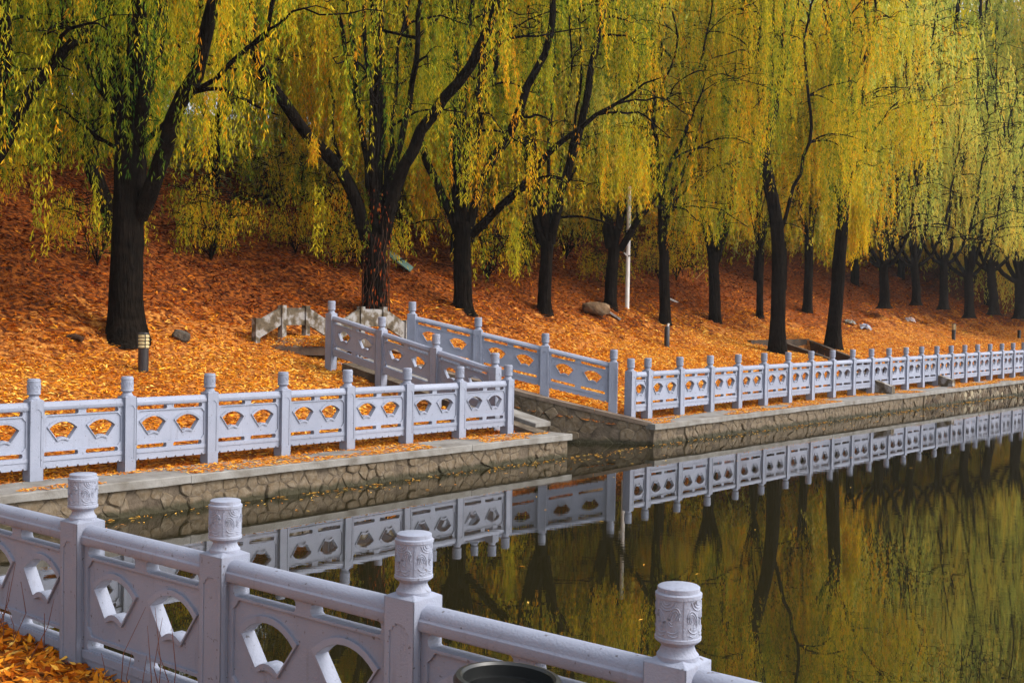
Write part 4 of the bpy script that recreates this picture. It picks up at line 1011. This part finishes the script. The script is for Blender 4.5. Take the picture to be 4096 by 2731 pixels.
for s_ in np.arange(-14, 84, 2.3):
    n_ = R.uniform(10.4, 16)
    if s_ < 6: n_ = R.uniform(15, 18)
    if s_ > 6 or R.random() < .5: spots.append((s_+R.uniform(-1.2, 1.2), n_, 0))
for s_ in np.concatenate([np.arange(-12, 28, 6.2), np.arange(28, 120, 4.2)]):
    spots.append((s_+R.uniform(-1.5, 1.5), R.uniform(19, 24), 1))
for s_ in np.arange(30, 60, 4.5): spots.append((s_+R.uniform(-1.2, 1.2), R.uniform(26, 30), 1))
for s_ in np.arange(42, 125, 3.6): spots.append((s_+R.uniform(-1.2, 1.2), R.uniform(17, 36), 3))
for s_ in np.arange(58, 120, 5.):
    spots.append((s_+R.uniform(-1, 1), R.uniform(3.5, 8), 2))
    spots.append((s_+R.uniform(-1, 1)+2, R.uniform(28, 34), 3))
LB = ['willow of the second row growing on the leafy slope behind the bank trees', 'willow on the crest of the slope, seen through the nearer crowns', 'distant willow beyond the right end of the balustrade', 'remote willow filling the hazy upper right corner']
GR = ['second row willows on the slope', 'willows on the crest', 'distant willows on the right bank', 'remote willows at the upper right']
for a_ in ((62, 9), (66, 13), (70, 9.5), (74, 14), (79, 11), (84, 9), (90, 13)): spots.append(a_+(4,))
LB.append('tall remote willow beyond the last pollarded trunk at the far right'); GR.append('tall remote willows')
cnt = [0, 0, 0]
for i, (s_, n_, g) in enumerate(spots):
    if s_ < 0 and g == 0 and s_ > -6: pass
    k = (i*7+g) % 3
    if s_ > 34: k = 1+(i % 2)
    if s_ > 48: k = 2
    pr = protos[k]
    if cnt[k] == 0: t = pr
    else:
        t = pr.copy(); COL.objects.link(t)
        for ch in pr.children: c = ch.copy(); COL.objects.link(c); c.parent = t
    cnt[k] += 1
    p = W(s_, n_); scl = R.uniform(.82, 1.1)*(1.25 if g == 3 else 1.6 if g == 4 else 1)*(.85 if g == 1 else 1)
    t.location = (p[0], p[1], float(zland(s_, n_))); t.rotation_euler = (0, 0, R.uniform(0, 6.28)); t.scale = (scl, scl, scl)
    tag(t, LB[g], 'tree', GR[g])

# wispy shrubs on the slope
def shrub(seed, tint):
    R = random.Random(seed); lb = []
    for q in range(8):
        a = q*.785+R.uniform(-.3, .3); o_ = np.array([math.cos(a), math.sin(a), 0]); e = R.uniform(.5, 1.3); hh = R.uniform(1.3, 2.6)
        lb.append(([np.array([0, 0, .05]), o_*e*.35+np.array([0, 0, hh*.5]), o_*e*.8+np.array([0, 0, hh])], .022, .006))
    t = willow('shrub', np.zeros(3), lb, .03, seed, 'x', None, top=3.2, rad=1.8, zmin=.15, n_str=260, leafL=.13, leafW=.024, dens=16, tint=tint, trunk=[(0, 0, -.2), (0, 0, .02), (0, 0, .08)], n_br=32, lenf=.42)
    return t
sp_ = [shrub(201, .42), shrub(202, .62)]
for i in range(26):
    pr = sp_[i % 2]
    if i < 2: t = pr
    else:
        t = pr.copy(); COL.objects.link(t)
        for ch in pr.children: c = ch.copy(); COL.objects.link(c); c.parent = t
    s_, n_ = R.uniform(1, 44), R.uniform(9.2, 14.5); p = W(s_, n_); scl = R.uniform(.6, 1.15)
    t.location = (p[0], p[1], float(zland(s_, n_))); t.rotation_euler = (0, 0, R.uniform(0, 6.28)); t.scale = (scl,)*3
    tag(t, 'wispy low shrub with thin stems on the leafy slope behind the trunks', 'shrub', 'wispy shrubs on the slope')

if HAZE:
    hm = bpy.data.materials.new('thin_haze'); hm.use_nodes = True; n = hm.node_tree; n.nodes.remove(n.nodes['Principled BSDF'])
    v = n.nodes.new('ShaderNodeVolumePrincipled'); v.inputs['Color'].default_value = (.95, .96, .97, 1); v.inputs['Density'].default_value = HAZE; v.inputs['Anisotropy'].default_value = .2
    n.links.new(v.outputs[0], n.nodes['Material Output'].inputs['Volume'])
    tag(MB().box(-90, 290, -60, 290, -2.5, 32).build('haze', hm), kind='stuff')
